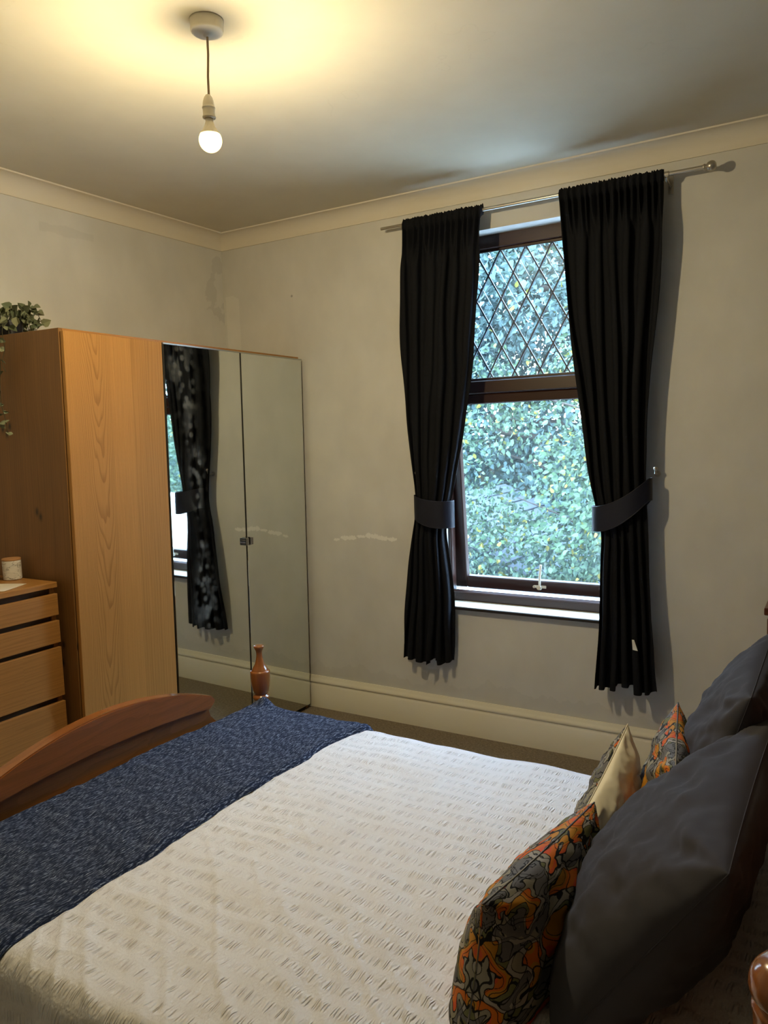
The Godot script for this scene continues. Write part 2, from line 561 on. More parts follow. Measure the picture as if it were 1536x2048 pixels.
func along(pts: Array, y: float) -> float:
	# x of an outline given as (x, y) points from top to bottom
	for k in pts.size() - 1:
		if y >= pts[k + 1].y or k == pts.size() - 2:
			var t: float = clampf((pts[k].y - y) / (pts[k].y - pts[k + 1].y), -0.3, 1.3)
			return lerpf(pts[k].x, pts[k + 1].x, t)
	return pts[0].x

func smooth_along(pts: Array, y: float) -> float:
	var s := 0.0
	for d in [-0.06, -0.03, 0.0, 0.03, 0.06]:
		s += along(pts, y + d)
	return s / 5.0

# ---------------------------------------------------------------- room shell
func room() -> void:
	var st := mb()
	box(st, Vector3(-0.2, -0.15, -0.3), Vector3(3.55, 0, 4.45), 0.0, 2)
	struct("floor", st, M.carpet)
	st = bx(Vector3(-0.2, CEIL, -0.3), Vector3(3.55, CEIL + 0.15, 4.45), 0.0, 2)
	struct("ceiling", st, M.ceiling)
	st = mb()
	var o0 := 1.380
	var o1 := 2.395
	box(st, Vector3(-0.2, 0, -0.3), Vector3(o0, CEIL, 0), 0.0)
	box(st, Vector3(o1, 0, -0.3), Vector3(3.55, CEIL, 0), 0.0)
	box(st, Vector3(o0, 0, -0.3), Vector3(o1, 0.665, 0), 0.0)
	box(st, Vector3(o0, 2.52, -0.3), Vector3(o1, CEIL, 0), 0.0)
	struct("wall_front", st, M.wall_front)
	st = bx(Vector3(-0.2, 0, 0), Vector3(0, CEIL, 4.3), 0.0)
	struct("wall_left", st, M.wall_left)
	struct("wall_right", bx(Vector3(3.3, 0, 0), Vector3(3.55, CEIL, 4.3), 0.0), M.wall_dark)
	struct("wall_back", bx(Vector3(-0.2, 0, 4.3), Vector3(3.55, CEIL, 4.45), 0.0), M.wall)
	# window reveal lining: head and two sides
	st = mb()
	box(st, Vector3(o0, 2.516, -0.105), Vector3(o1, 2.522, 0.0005), 0.0005)
	box(st, Vector3(o0 - 0.002, 0.68, -0.105), Vector3(o0 + 0.003, 2.518, 0.0005), 0.0005)
	box(st, Vector3(o1 - 0.003, 0.68, -0.105), Vector3(o1 + 0.002, 2.518, 0.0005), 0.0005)
	struct("trim_1", st, M.reveal)
	# coving
	var prof := PackedVector2Array([Vector2(0, 0), Vector2(0, -0.08), Vector2(0.007, -0.08), Vector2(0.008, -0.073)])
	for k in 9:
		var a := PI * 0.5 * k / 8.0
		prof.append(Vector2(0.008 + 0.07 * (1.0 - cos(a)), -0.072 + 0.066 * sin(a)))
	prof.append(Vector2(0.086, -0.006))
	prof.append(Vector2(0.088, 0))
	prof.reverse()
	var n := 2
	for c in [[Vector3(0, CEIL, 0), Vector3(0, 0, 1), Vector3(3.3, 0, 0)], [Vector3(0, CEIL, 0), Vector3(1, 0, 0), Vector3(0, 0, 4.3)], [Vector3(3.3, CEIL, 0), Vector3(-1, 0, 0), Vector3(0, 0, 4.3)], [Vector3(0, CEIL, 4.3), Vector3(0, 0, -1), Vector3(3.3, 0, 0)]]:
		st = mb()
		prism(st, prof, c[0], c[1], Vector3.UP, c[2], 1, 0.5)
		struct("trim_%d" % n, st, M.cove)
		n += 1
	# skirting boards with a moulded top
	var sk := PackedVector2Array([Vector2(0, 0), Vector2(0.022, 0), Vector2(0.022, 0.128), Vector2(0.019, 0.133), Vector2(0.0165, 0.139), Vector2(0.0165, 0.143), Vector2(0.021, 0.147), Vector2(0.0225, 0.153), Vector2(0.021, 0.159), Vector2(0.016, 0.166), Vector2(0.012, 0.174), Vector2(0.010, 0.181), Vector2(0.008, 0.185), Vector2(0, 0.185)])
	for c in [["front", Vector3(0, 0, 0), Vector3(0, 0, 1), Vector3(3.3, 0, 0)], ["left", Vector3(0, 0, 0), Vector3(1, 0, 0), Vector3(0, 0, 4.3)], ["right", Vector3(3.3, 0, 0), Vector3(-1, 0, 0), Vector3(0, 0, 4.3)], ["back", Vector3(0, 0, 4.3), Vector3(0, 0, -1), Vector3(3.3, 0, 0)]]:
		st = mb()
		prism(st, sk, c[1], c[2], Vector3.UP, c[3], 1, 0.7)
		struct("baseboard_" + c[0], st, M.skirting)

# ---------------------------------------------------------------- window
func window() -> void:
	var w := Node3D.new()
	w.name = "window_1"
	w.position = Vector3(1.885, 0.68, -0.12)
	w.set_meta("kind", "structure")
	w.set_meta("label", "dark brown timber window with a leaded top light and tilted lower sash")
	add_child(w, true)
	var x0 := 1.400
	var x1 := 2.345
	var zf := -0.105
	var zb := -0.155
	var st := mb()
	box(st, Vector3(1.380, 0.68, zb), Vector3(x0, 2.52, zf), 0.004)
	box(st, Vector3(x1, 0.68, zb), Vector3(2.395, 2.52, zf), 0.004)
	box(st, Vector3(x0, 2.452, zb), Vector3(x1, 2.52, zf), 0.004, 0)
	box(st, Vector3(x0, 0.68, zb), Vector3(x1, 0.728, zf + 0.008), 0.005, 0)
	box(st, Vector3(x0, 1.750, zb), Vector3(x1, 1.815, zf + 0.004), 0.005, 0)
	part("frame", st, M.frame_wood, w)
	# glazing beads round the leaded light
	var bead := mb()
	for b in [[x0, x1, 2.438, 2.452], [x0, x1, 1.815, 1.828], [x0, x0 + 0.012, 1.828, 2.438], [x1 - 0.012, x1, 1.828, 2.438]]:
		box(bead, Vector3(b[0], b[2], zb + 0.03), Vector3(b[1], b[3], zf - 0.012), 0.003, 0 if b[1] - b[0] > 0.1 else 1)
	part("glazing_bead", bead, M.frame_wood, w)
	# leaded light: diamond panes between lead strips
	var rect := PackedVector2Array([Vector2(x0 + 0.01, 1.826), Vector2(x1 - 0.01, 1.826), Vector2(x1 - 0.01, 2.442), Vector2(x0 + 0.01, 2.442)])
	var dx := 0.0658
	var dy := 0.1185
	var ax := 1.688
	var ay := 2.447
	var zg := -0.142
	for i in range(-6, 13):
		for j in range(0, 7):
			if (i + j) % 2 != 0: continue
			var c := Vector2(ax + i * dx, ay - j * dy)
			var dia := PackedVector2Array([c + Vector2(dx, 0), c + Vector2(0, dy), c - Vector2(dx, 0), c - Vector2(0, dy)])
			for poly in Geometry2D.intersect_polygons(dia, rect):
				if poly.size() < 3: continue
				var p := mb()
				prism(p, poly, Vector3(0, 0, zg), Vector3.RIGHT, Vector3.UP, Vector3(0, 0, 0.003))
				part("pane", p, M.glass, w)
	for s in [-1.0, 1.0]:
		for k in range(-14, 16):
			# the line through (ax + 2k dx, ay) with slope s
			var a := Vector2(ax + 2 * k * dx, ay)
			var dir := Vector2(dx, s * dy)
			var hit := Geometry2D.intersect_polyline_with_polygon(PackedVector2Array([a - dir * 20.0, a + dir * 20.0]), rect)
			for h in hit:
				var e0: Vector2 = h[0]
				var e1: Vector2 = h[h.size() - 1]
				if e0.distance_to(e1) < 0.03: continue
				var d := (e1 - e0).normalized()
				var nn := Vector2(-d.y, d.x) * 0.0034
				var p := mb()
				var zz := zg + (0.0005 if s > 0 else 0.0)
				prism(p, PackedVector2Array([e0 - nn, e1 - nn, e1 + nn, e0 + nn]), Vector3(0, 0, zz - 0.003), Vector3.RIGHT, Vector3.UP, Vector3(0, 0, 0.009))
				part("lead_strip", p, M.lead, w)
	# lower sash, hung at its top and pushed out at the foot
	var hinge := Vector3(1.885, 1.7495, -0.133)
	var tilt := Basis(Vector3.RIGHT, deg_to_rad(4.6))
	var sash := mb()
	var sx0 := 1.378 - 1.885
	var sx1 := 2.348 - 1.885
	box(sash, Vector3(sx0, -1.02, -0.022), Vector3(sx0 + 0.066, 0, 0.022), 0.005)
	box(sash, Vector3(sx1 - 0.066, -1.02, -0.022), Vector3(sx1, 0, 0.022), 0.005)
	box(sash, Vector3(sx0 + 0.066, -1.02, -0.022), Vector3(sx1 - 0.066, -0.955, 0.022), 0.005, 0)
	box(sash, Vector3(sx0 + 0.066, -0.05, -0.022), Vector3(sx1 - 0.066, 0, 0.022), 0.005, 0)
	var so := obj("sash", sash, M.frame_wood, w)
	so.transform = Transform3D(tilt, hinge - w.position)
	obj("pane", bx(Vector3(sx0 + 0.06, -0.96, -0.003), Vector3(sx1 - 0.06, -0.045, 0.001), 0.0), M.glass, so)
	var stay := mb()
	var cx := 1.852 - 1.885
	box(stay, Vector3(cx - 0.032, -0.992, 0.021), Vector3(cx + 0.032, -0.978, 0.026), 0.003)
	tube(stay, [Vector3(cx, -0.99, 0.024), Vector3(cx, -0.985, 0.045)], 0.011, 14)
	tube(stay, [Vector3(cx - 0.03, -0.985, 0.024), Vector3(cx - 0.03, -0.985, 0.032)], 0.007, 12)
	tube(stay, [Vector3(cx, -0.992, 0.034), Vector3(cx + 0.004, -0.93, 0.036), Vector3(cx + 0.012, -0.868, 0.034)], 0.0058, 10)
	obj("window_stay", stay, M.plastic, so)
	# sill board
	var sill := bx(Vector3(1.380, 0.666, zf - 0.02), Vector3(2.395, 0.68, 0.03), 0.002, 0)
	part("sill", sill, M.sill_paint, w)
	part("sill_edge", bx(Vector3(1.380, 0.663, 0.0285), Vector3(2.395, 0.6775, 0.036), 0.002, 0), M.dark_edge, w)
	part("outer_sill", bx(Vector3(1.35, 0.60, -0.40), Vector3(2.43, 0.66, zb), 0.004, 0), M.stone, w)

# ---------------------------------------------------------------- curtains, rod, tiebacks
func curtain(label: String, L: Array, R: Array, folds: float, sd: int, top: float, foot: float, side: float) -> Node3D:
	var nz := noise(sd, 1.0, 2)
	var cx: float = (L[0].x + R[0].x) * 0.5
	var o := thing("curtain", label, "curtain", Vector3(cx, foot, 0.085), "dark curtains at the window")
	var st := mb()
	var pos := func(s: float, y: float, back: float) -> Vector3:
		var l := smooth_along(L, y)
		var r := smooth_along(R, y)
		var head := smoothstep(2.36, 2.52, y)
		var ph := s * folds + 0.35 * nz.get_noise_2d(s * 2.2, y * 0.8) + 0.18 * sin(y * 1.3 + s * 5.0)
		var pinch := exp(-pow((y - 1.17) / 0.16, 2.0))
		var amp := lerpf(0.022, 0.012, pinch) + 0.010 * (1.0 - smoothstep(0.4, 0.9, y))
		amp *= 0.75 + 0.5 * nz.get_noise_2d(s * 3.0 + 9.0, y * 0.5)
		var fold := cos(ph * TAU)
		fold = signf(fold) * pow(absf(fold), 0.7)
		var z := 0.096 + amp * (1.0 - head) * fold + head * 0.014 * sin(s * folds * 2.6 * TAU + 1.7 * nz.get_noise_2d(s * 9.0, 2.0))
		z += 0.012 * (1.0 - pinch) * nz.get_noise_2d(s * 1.5, y * 1.5)
		z += 0.035 * exp(-pow((y - 1.17) / 0.3, 2.0)) * (1.0 - pow(2.0 * s - 1.0, 2.0)) * 0.7
		var pk := smoothstep(2.555, 2.57, y)
		var hz := 0.0135 + 0.011 * (0.5 + 0.5 * sin(s * folds * 2.6 * TAU + 1.7 * nz.get_noise_2d(s * 9.0, 2.0)))
		hz *= 1.0 - 0.75 * smoothstep(2.594, 2.606, y)
		z = lerpf(z - back, 0.085 + (hz if back <= 0.0 else -hz * 0.8), pk)
		var turn := -side * absf(s - 0.5) * (1.0 if s < 0.5 else 0.8) * smoothstep(2.5, 2.0, y)
		z += turn
		var x := lerpf(l, r, s) + 0.57 * turn + 0.25 * amp * sin(ph * TAU * 2.0) * (1.0 - head)
		var yy := y
		if y > 2.595: yy += 0.009 * nz.get_noise_2d(s * 40.0, 5.0) + 0.004
		if y < foot + 0.12:
			var k := 1.0 - (y - foot) / 0.12
			yy += k * (0.012 * signf(nz.get_noise_2d(floorf(s * folds) * 3.1, 30.0)) + 0.02 * smoothstep(0.8, 1.0, s))
		return Vector3(x, yy, z)
	grid(st, 360, 120,
		func(u, v):
			var y := lerpf(top, foot, v)
			if u <= 0.5: return (pos as Callable).call(u * 2.0, y, 0.0)
			return (pos as Callable).call(2.0 - u * 2.0, y, 0.004),
		func(u, v): return Vector2((u if u <= 0.5 else 1.0 - u) * 2.0, v * 3.0), false, true)
	part("drape", st, M.curtain, o)
	# hem: a double turn-up, stitched line standing a little proud
	var hem := mb()
	grid(hem, 200, 3,
		func(u, v): return (pos as Callable).call(u, foot + 0.001 + 0.07 * (1.0 - v), -0.0015),
		func(u, v): return Vector2(u, v * 0.2))
	part("hem", hem, M.curtain, o)
	return o

func tieback(label: String, x0: float, x1: float, topc: Array, botc: Array, hook_at: Vector3) -> void:
	var cx := (x0 + x1) * 0.5
	var a := (x1 - x0) * 0.5 + 0.006
	var o := thing("curtain_tieback", label, "tieback", Vector3(cx, topc[0].y, 0.088), "curtain tiebacks")
	var st := mb()
	var yat := func(pts: Array, x: float) -> float:
		var t := (x - x0) / (x1 - x0)
		return pts[0].y * (1 - t) * (1 - t) + 2.0 * pts[1].y * t * (1 - t) + pts[2].y * t * t
	var ring := func(u: float, v: float, off: float) -> Vector3:
		var an := u * TAU
		var x := cx + (a + off) * cos(an)
		var zz := 0.092 + (0.064 + off) * sin(an)
		var yt: float = (yat as Callable).call(topc, clampf(x, x0, x1))
		var yb: float = (yat as Callable).call(botc, clampf(x, x0, x1))
		return Vector3(x, lerpf(yt, yb, v), maxf(zz, 0.03))
	for off in [0.0, 0.003]:
		grid(st, 56, 8, func(u, v): return (ring as Callable).call(u, v, off), func(u, v): return Vector2(u, v * 0.2), off == 0.0, true)
	part("band", st, M.tieback, o)
	var edge := mb()
	for v in [0.0, 1.0]:
		var pts := []
		for k in 57:
			pts.append((ring as Callable).call(k / 56.0, v, 0.0015))
		tube(edge, pts, 0.0022, 6)
	part("stitched_edge", edge, M.tieback, o)
	var h := thing("tieback_hook", "small metal hook on the wall holding the " + ("right" if cx > 2.0 else "left") + " curtain tieback", "hook", Vector3(hook_at.x, hook_at.y, 0.0))
	var hk := mb()
	tube(hk, [hook_at * Vector3(1, 1, 0) + Vector3(0, 0, 0.001), hook_at * Vector3(1, 1, 0) + Vector3(0, 0, 0.006)], 0.014, 18)
	tube(hk, [hook_at * Vector3(1, 1, 0), hook_at * Vector3(1, 1, 0) + Vector3(0, 0, 0.03), hook_at + Vector3(0, 0.004, 0), hook_at + Vector3(0.002, 0.022, 0.002)], 0.0035, 10)
	part("stem", hk, M.rod, h)
	var kn := mb()
	lathe(kn, smooth_prof(PackedVector2Array([Vector2(0.0, -0.009), Vector2(0.007, -0.006), Vector2(0.009, 0.0), Vector2(0.007, 0.006), Vector2(0.0, 0.009)]), 4), hook_at + Vector3(0.002, 0.026, 0.002), 16)
	part("knob", kn, M.rod, h)

func curtains() -> void:
	var rod := thing("curtain_rod", "thin silver metal curtain rod with a ball finial above the window", "curtain rod", Vector3(1.915, 2.585, 0.085))
	var st := mb()
	tube(st, [Vector3(1.60, 2.585, 0.085), Vector3(2.655, 2.585, 0.085)], 0.0085, 16)
	part("pole", st, M.rod, rod)
	st = mb()
	tube(st, [Vector3(1.143, 2.585, 0.085), Vector3(1.62, 2.585, 0.085)], 0.007, 16)
	part("inner_pole", st, M.rod, rod)
	st = mb()
	var fp := smooth_prof(PackedVector2Array([Vector2(0.0085, 0.0), Vector2(0.012, 0.002), Vector2(0.012, 0.008), Vector2(0.009, 0.012), Vector2(0.016, 0.018), Vector2(0.0205, 0.030), Vector2(0.017, 0.043), Vector2(0.008, 0.049), Vector2(0.0, 0.050)]), 4)
	lathe(st, fp, Vector3(2.65, 2.585, 0.085), 24, Basis(Vector3(0, -1, 0), Vector3(1, 0, 0), Vector3(0, 0, 1)))
	part("finial", st, M.rod, rod)
	for x in [1.32, 2.512]:
		st = mb()
		box(st, Vector3(x - 0.011, 2.525, 0.0), Vector3(x + 0.011, 2.60, 0.004), 0.002)
		tube(st, [Vector3(x, 2.555, 0.002), Vector3(x, 2.558, 0.05), Vector3(x, 2.565, 0.085), Vector3(x, 2.574, 0.094)], 0.005, 10)
		tube(st, [Vector3(x - 0.008, 2.585, 0.085), Vector3(x + 0.008, 2.585, 0.085)], 0.0125, 16)
		part("bracket", st, M.rod, rod)
	var LL := [Vector2(1.273, 2.607), Vector2(1.259, 2.369), Vector2(1.251, 1.98), Vector2(1.264, 1.605), Vector2(1.29, 1.378), Vector2(1.305, 1.251), Vector2(1.304, 1.15), Vector2(1.284, 1.071), Vector2(1.253, 0.836), Vector2(1.202, 0.392)]
	var LR := [Vector2(1.698, 2.607), Vector2(1.673, 2.36), Vector2(1.653, 2.133), Vector2(1.628, 1.855), Vector2(1.601, 1.714), Vector2(1.568, 1.523), Vector2(1.528, 1.352), Vector2(1.502, 1.221), Vector2(1.462, 1.09), Vector2(1.49, 0.852), Vector2(1.498, 0.725), Vector2(1.492, 0.392)]
	var RL := [Vector2(2.060, 2.607), Vector2(2.08, 2.303), Vector2(2.104, 2.019), Vector2(2.143, 1.731), Vector2(2.173, 1.509), Vector2(2.194, 1.33), Vector2(2.214, 1.213), Vector2(2.243, 1.106), Vector2(2.233, 0.947), Vector2(2.227, 0.671), Vector2(2.207, 0.388)]
	var RR := [Vector2(2.501, 2.607), Vector2(2.502, 2.324), Vector2(2.483, 2.084), Vector2(2.454, 1.797), Vector2(2.438, 1.566), Vector2(2.436, 1.352), Vector2(2.441, 1.223), Vector2(2.443, 1.136), Vector2(2.45, 0.916), Vector2(2.467, 0.674), Vector2(2.487, 0.39)]
	curtain("near black curtain tied back on the left side of the window, nearest the wardrobe", LL, LR, 5.5, 101, 2.604, 0.392, 0.085)
	var rc := curtain("near black curtain tied back on the right side of the window, nearest the pillows", RL, RR, 6.0, 202, 2.604, 0.392, 0.0)
	var lab := mb()
	prism(lab, PackedVector2Array([Vector2(0, 0), Vector2(0.022, -0.003), Vector2(0.006, 0.045), Vector2(-0.003, 0.045)]), Vector3(2.385, 0.585, 0.128), Vector3.RIGHT, Vector3.UP, Vector3(0, 0, 0.001))
	var lo := part("care_label", lab, M.label_cloth, rc)
	lo.set_meta("label", "small white care label")
	tieback("navy cloth tieback band round the left curtain", 1.305, 1.503, [Vector2(0, 1.251), Vector2(0, 1.222), Vector2(0, 1.224)], [Vector2(0, 1.136), Vector2(0, 1.085), Vector2(0, 1.094)], Vector3(1.285, 1.335, 0.05))
	tieback("navy cloth tieback band round the right curtain, sloping up to its hook", 2.208, 2.45, [Vector2(0, 1.213), Vector2(0, 1.22), Vector2(0, 1.338)], [Vector2(0, 1.105), Vector2(0, 1.10), Vector2(0, 1.245)], Vector3(2.462, 1.352, 0.05))

# ---------------------------------------------------------------- pendant lamp
func pendant() -> void:
	var b := Vector3(1.595, 2.414, 1.786)
	var r := Vector3(1.604, CEIL, 1.786)
	var o := thing("pendant_lamp", "bare lit bulb hanging on a short flex from a white ceiling rose", "ceiling light", r)
	var st := mb()
	lathe(st, PackedVector2Array([Vector2(0, 0.0), Vector2(0.047, 0.0), Vector2(0.047, -0.006), Vector2(0.0455, -0.008), Vector2(0.0455, -0.028), Vector2(0.0445, -0.0315), Vector2(0.042, -0.034), Vector2(0.012, -0.038), Vector2(0.010, -0.044), Vector2(0.005, -0.045), Vector2(0, -0.045)]), r, 40)
	part("ceiling_rose", st, M.plastic, o)
	st = mb()
	var top := b + Vector3(0.003, 0.121, 0)
	tube(st, [r + Vector3(0, -0.04, 0), r + Vector3(-0.0005, -0.09, 0), lerp(r, top, 0.75) + Vector3(-0.001, 0, 0), top], 0.0033, 10)
	part("flex", st, M.cord, o)
	st = mb()
	lathe(st, PackedVector2Array([Vector2(0.004, 0.124), Vector2(0.007, 0.123), Vector2(0.012, 0.116), Vector2(0.0155, 0.105), Vector2(0.0165, 0.094), Vector2(0.0165, 0.0905), Vector2(0.0185, 0.0895), Vector2(0.0185, 0.0865), Vector2(0.017, 0.0855), Vector2(0.017, 0.066), Vector2(0.0185, 0.0645), Vector2(0.0185, 0.0605), Vector2(0.0145, 0.060), Vector2(0.0, 0.060)]), b, 32)
	part("lampholder", st, M.plastic, o)
	st = mb()
	lathe(st, PackedVector2Array([Vector2(0.011, 0.062), Vector2(0.011, 0.05), Vector2(0.0125, 0.048), Vector2(0.0145, 0.040), Vector2(0.0195, 0.030), Vector2(0.0245, 0.0235), Vector2(0.0286, 0.0155)]), b, 32)
	part("bulb_neck", st, M.plastic, o)
	st = mb()
	var pr := PackedVector2Array()
	for k in 17:
		var a := lerpf(1.07, PI, k / 16.0)
		pr.append(Vector2(sin(a), cos(a)) * 0.0325)
	pr[16] = Vector2(0, -0.0325)
	lathe(st, pr, b, 32)
	part("light_bulb", st, M.bulb_glass, o)
	var l := OmniLight3D.new()
	l.name = "bulb_light"
	l.position = b + Vector3(0, -0.001, 0)
	l.light_color = BULB_COLOR
	l.light_energy = BULB_ENERGY
	l.light_size = 0.029
	l.omni_range = 12.0
	l.omni_attenuation = 2.0
	l.shadow_enabled = true
	add_child(l, true)

# ---------------------------------------------------------------- wardrobe
func wardrobe() -> void:
	var o := thing("wardrobe", "tall oak wardrobe with one plain oak door and two mirrored doors", "wardrobe", Vector3(0.547, 0.0, 0.046))
	o.basis = Basis(Vector3.UP, deg_to_rad(-0.066)) * Basis(Vector3.BACK, deg_to_rad(-0.75)) * Basis(Vector3.RIGHT, deg_to_rad(-0.5))
	var W := 1.522
	var H := 2.002
	var D := -0.53
	var xf := -0.024       # front of the carcass; doors hang before it
	var st := mb()
	var z1 := 1.015
	for z in [0.0, z1 - 0.018, z1, W - 0.018]:
		if z == W - 0.018: continue
		box(st, Vector3(D, 0.0, z), Vector3(xf, H, z + 0.018), 0.001)
	for s in [[0.018, z1 - 0.018], [z1 + 0.018, W - 0.018]]:
		box(st, Vector3(D, H - 0.018, s[0]), Vector3(xf, H, s[1]), 0.001, 2)
		box(st, Vector3(D, 0.045, s[0]), Vector3(xf, 0.063, s[1]), 0.001, 2)
		box(st, Vector3(D, 0.063, s[0]), Vector3(D + 0.008, H - 0.018, s[1]), 0.0)
	obj("carcass", st, M.oak, o)
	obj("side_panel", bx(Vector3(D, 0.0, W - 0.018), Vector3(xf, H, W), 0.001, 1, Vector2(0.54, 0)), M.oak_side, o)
	obj("plinth", bx(Vector3(xf - 0.022, 0.0, 0.02), Vector3(xf - 0.004, 0.045, W - 0.02), 0.001, 2), M.dark_edge, o)
	obj("door", bx(Vector3(-0.019, 0.022, z1 + 0.004), Vector3(0.0, H - 0.012, W - 0.003), 0.0015, 1, Vector2(-1.017, 0)), M.oak_door, o)
	for d in [[0.003, 0.505, M.mirror], [0.509, 1.011, M.mirror_marked]]:
		var door := obj("mirror_door", bx(Vector3(-0.019, 0.022, d[0]), Vector3(-0.004, H - 0.012, d[1]), 0.001), M.dark_edge, o)
		obj("mirror", bx(Vector3(-0.004, 0.026, d[0] + 0.003), Vector3(0.0, H - 0.018, d[1] - 0.003), 0.0008, 1, Vector2(0.5 - d[0], 0)), d[2], door)
		obj("top_trim", bx(Vector3(-0.0045, H - 0.018, d[0]), Vector3(0.001, H - 0.012, d[1]), 0.0008), M.alu, door)
		# clip-on pull at mid height beside the meeting edge
		var hz: float = d[1] - 0.024 if d[0] < 0.2 else d[0] + 0.024
		var h := mb()
		var prof := PackedVector2Array()
		for k in 15:
			var a := PI * k / 14.0
			prof.append(Vector2(0.021 * cos(a), 0.021 * sin(a)))
		var sg := -1.0 if d[0] < 0.2 else 1.0
		for q in [[0.0, 0.016, 1.0], [0.016, 0.020, 0.86]]:
			var pp := PackedVector2Array()
			for v in prof:
				pp.append(Vector2(v.x * q[2], v.y * q[2]))
			prism(h, pp, Vector3(q[0], 1.04, hz - sg * 0.018), Vector3.UP, Vector3(0, 0, sg), Vector3(q[1] - q[0], 0, 0), 1, 0.5)
		for k in 3:
			box(h, Vector3(0.0, 1.022, hz - sg * 0.018 + sg * (0.004 + 0.006 * k)), Vector3(0.022, 1.058, hz - sg * 0.018 + sg * (0.0065 + 0.006 * k)), 0.0005)
		obj("handle", h, M.chrome, door)

# ---------------------------------------------------------------- chest of drawers and what stands on it
func chest() -> void:
	var o := thing("chest_of_drawers", "oak veneer chest of drawers with finger gaps, beside the wardrobe", "chest of drawers", Vector3(0.24, 0, 1.985))
	var z0 := 1.585
	var z1 := 2.385
	part("top", bx(Vector3(0.025, 0.998, z0), Vector3(0.47, 1.02, z1), 0.0015, 2), M.oak, o)
	for z in [z0, z1 - 0.02]:
		part("side_panel", bx(Vector3(0.03, 0.0, z), Vector3(0.448, 0.998, z + 0.02), 0.001), M.oak, o)
	var st := mb()
	box(st, Vector3(0.03, 0.05, z0 + 0.02), Vector3(0.04, 0.998, z1 - 0.02), 0.0)
	box(st, Vector3(0.40, 0.0, z0 + 0.02), Vector3(0.418, 0.06, z1 - 0.02), 0.0, 2)
	part("back_and_plinth", st, M.oak, o)
	var k := 0
	for d in [[0.886, 0.973, 0.998], [0.774, 0.864, 0.886], [0.555, 0.755, 0.774], [0.331, 0.531, 0.555], [0.06, 0.308, 0.331]]:
		var f := part("drawer", bx(Vector3(0.452, d[0], z0 + 0.002), Vector3(0.47, d[1], z1 - 0.002), 0.0012, 2, Vector2(0.13 * k, 0.37 * k)), M.oak, o)
		obj("finger_grip", bx(Vector3(0.425, d[1] - 0.01, z0 + 0.021), Vector3(0.44, d[2], z1 - 0.021), 0.001, 2), M.grip, f)
		k += 1
	# jar with a cork lid
	var j := thing("candle_jar", "white marbled jar with a wooden lid on the chest of drawers", "jar", Vector3(0.237, 1.02, 1.622))
	st = mb()
	lathe(st, PackedVector2Array([Vector2(0, 0), Vector2(0.031, 0), Vector2(0.0345, 0.0015), Vector2(0.036, 0.005), Vector2(0.036, 0.076), Vector2(0.0355, 0.079), Vector2(0.034, 0.08), Vector2(0.0, 0.08)]), j.position, 36)
	part("jar_body", st, M.marble, j)
	st = mb()
	lathe(st, PackedVector2Array([Vector2(0, 0.08), Vector2(0.0355, 0.08), Vector2(0.0365, 0.081), Vector2(0.0365, 0.087), Vector2(0.0355, 0.0885), Vector2(0, 0.0885)]), j.position, 36)
	part("lid", st, M.cork, j)
	var t := thing("tin", "small dark tin with a pale rim left of the marbled jar", "tin", Vector3(0.170, 1.02, 1.668))
	st = mb()
	lathe(st, PackedVector2Array([Vector2(0, 0), Vector2(0.026, 0), Vector2(0.028, 0.002), Vector2(0.028, 0.045), Vector2(0, 0.045)]), t.position, 32)
	part("tin_body", st, M.tin, t)
	st = mb()
	lathe(st, PackedVector2Array([Vector2(0, 0.045), Vector2(0.029, 0.045), Vector2(0.0295, 0.047), Vector2(0.0295, 0.051), Vector2(0.028, 0.053), Vector2(0, 0.053)]), t.position, 32)
	part("rim", st, M.alu, t)
	var c := mb()
	box(c, Vector3(-0.105, 0, -0.074), Vector3(0.105, 0.0012, 0.074), 0.0003, 2)
	var lf := thing("leaflet", "pale printed leaflet lying on the chest of drawers before the jar", "leaflet", Vector3(0.325, 1.0203, 1.775))
	lf.rotation.y = deg_to_rad(24)
	obj("sheet", c, mat(Color(0.86, 0.83, 0.78), 0.6), lf)
	var pic := mb()
	box(pic, Vector3(-0.09, 0.0012, -0.06), Vector3(0.02, 0.0015, 0.06), 0.0, 2)
	obj("printed_picture", pic, M.leaflet, lf)

func leaf_mesh(l: float, w: float, fold: float) -> ArrayMesh:
	# a pointed oval leaf along +y, folded on its midrib and drooping at the tip
	var st := mb()
	var n := 4
	for s in [-1.0, 1.0]:
		for k in n:
			var a := float(k) / n
			var b := float(k + 1) / n
			var wa := w * 0.5 * sin(PI * pow(a, 0.8))
			var wb := w * 0.5 * sin(PI * pow(b, 0.8))
			var A := Vector3(0, a * l, -fold * l * a * a)
			var B := Vector3(0, b * l, -fold * l * b * b)
			var Aw := A + Vector3(s * wa, 0, wa * 0.35)
			var Bw := B + Vector3(s * wb, 0, wb * 0.35)
			var nn := Vector3(-s * 0.35, 0, 1).normalized()
			if k > 0: tri(st, [A, B, Aw], [nn, nn, nn], [Vector2.ZERO, Vector2.ZERO, Vector2.ZERO], nn)
			if k < n - 1: tri(st, [Aw, B, Bw], [nn, nn, nn], [Vector2.ZERO, Vector2.ZERO, Vector2.ZERO], nn)
	st.index()
	return st.commit()

func tinted(m: StandardMaterial3D, c: Color) -> StandardMaterial3D:
	var d: StandardMaterial3D = m.duplicate()
	d.vertex_color_use_as_albedo = false
	d.albedo_color = c
	return d

func leaf_frame(rng: RandomNumberGenerator, dir: Vector3, scale_: float) -> Basis:
	var y := dir.normalized()
	var x := y.cross(Vector3(rng.randf_range(-1, 1), rng.randf_range(-1, 1), rng.randf_range(-1, 1))).normalized()
	return Basis(x, y, x.cross(y)).scaled(Vector3.ONE * scale_)

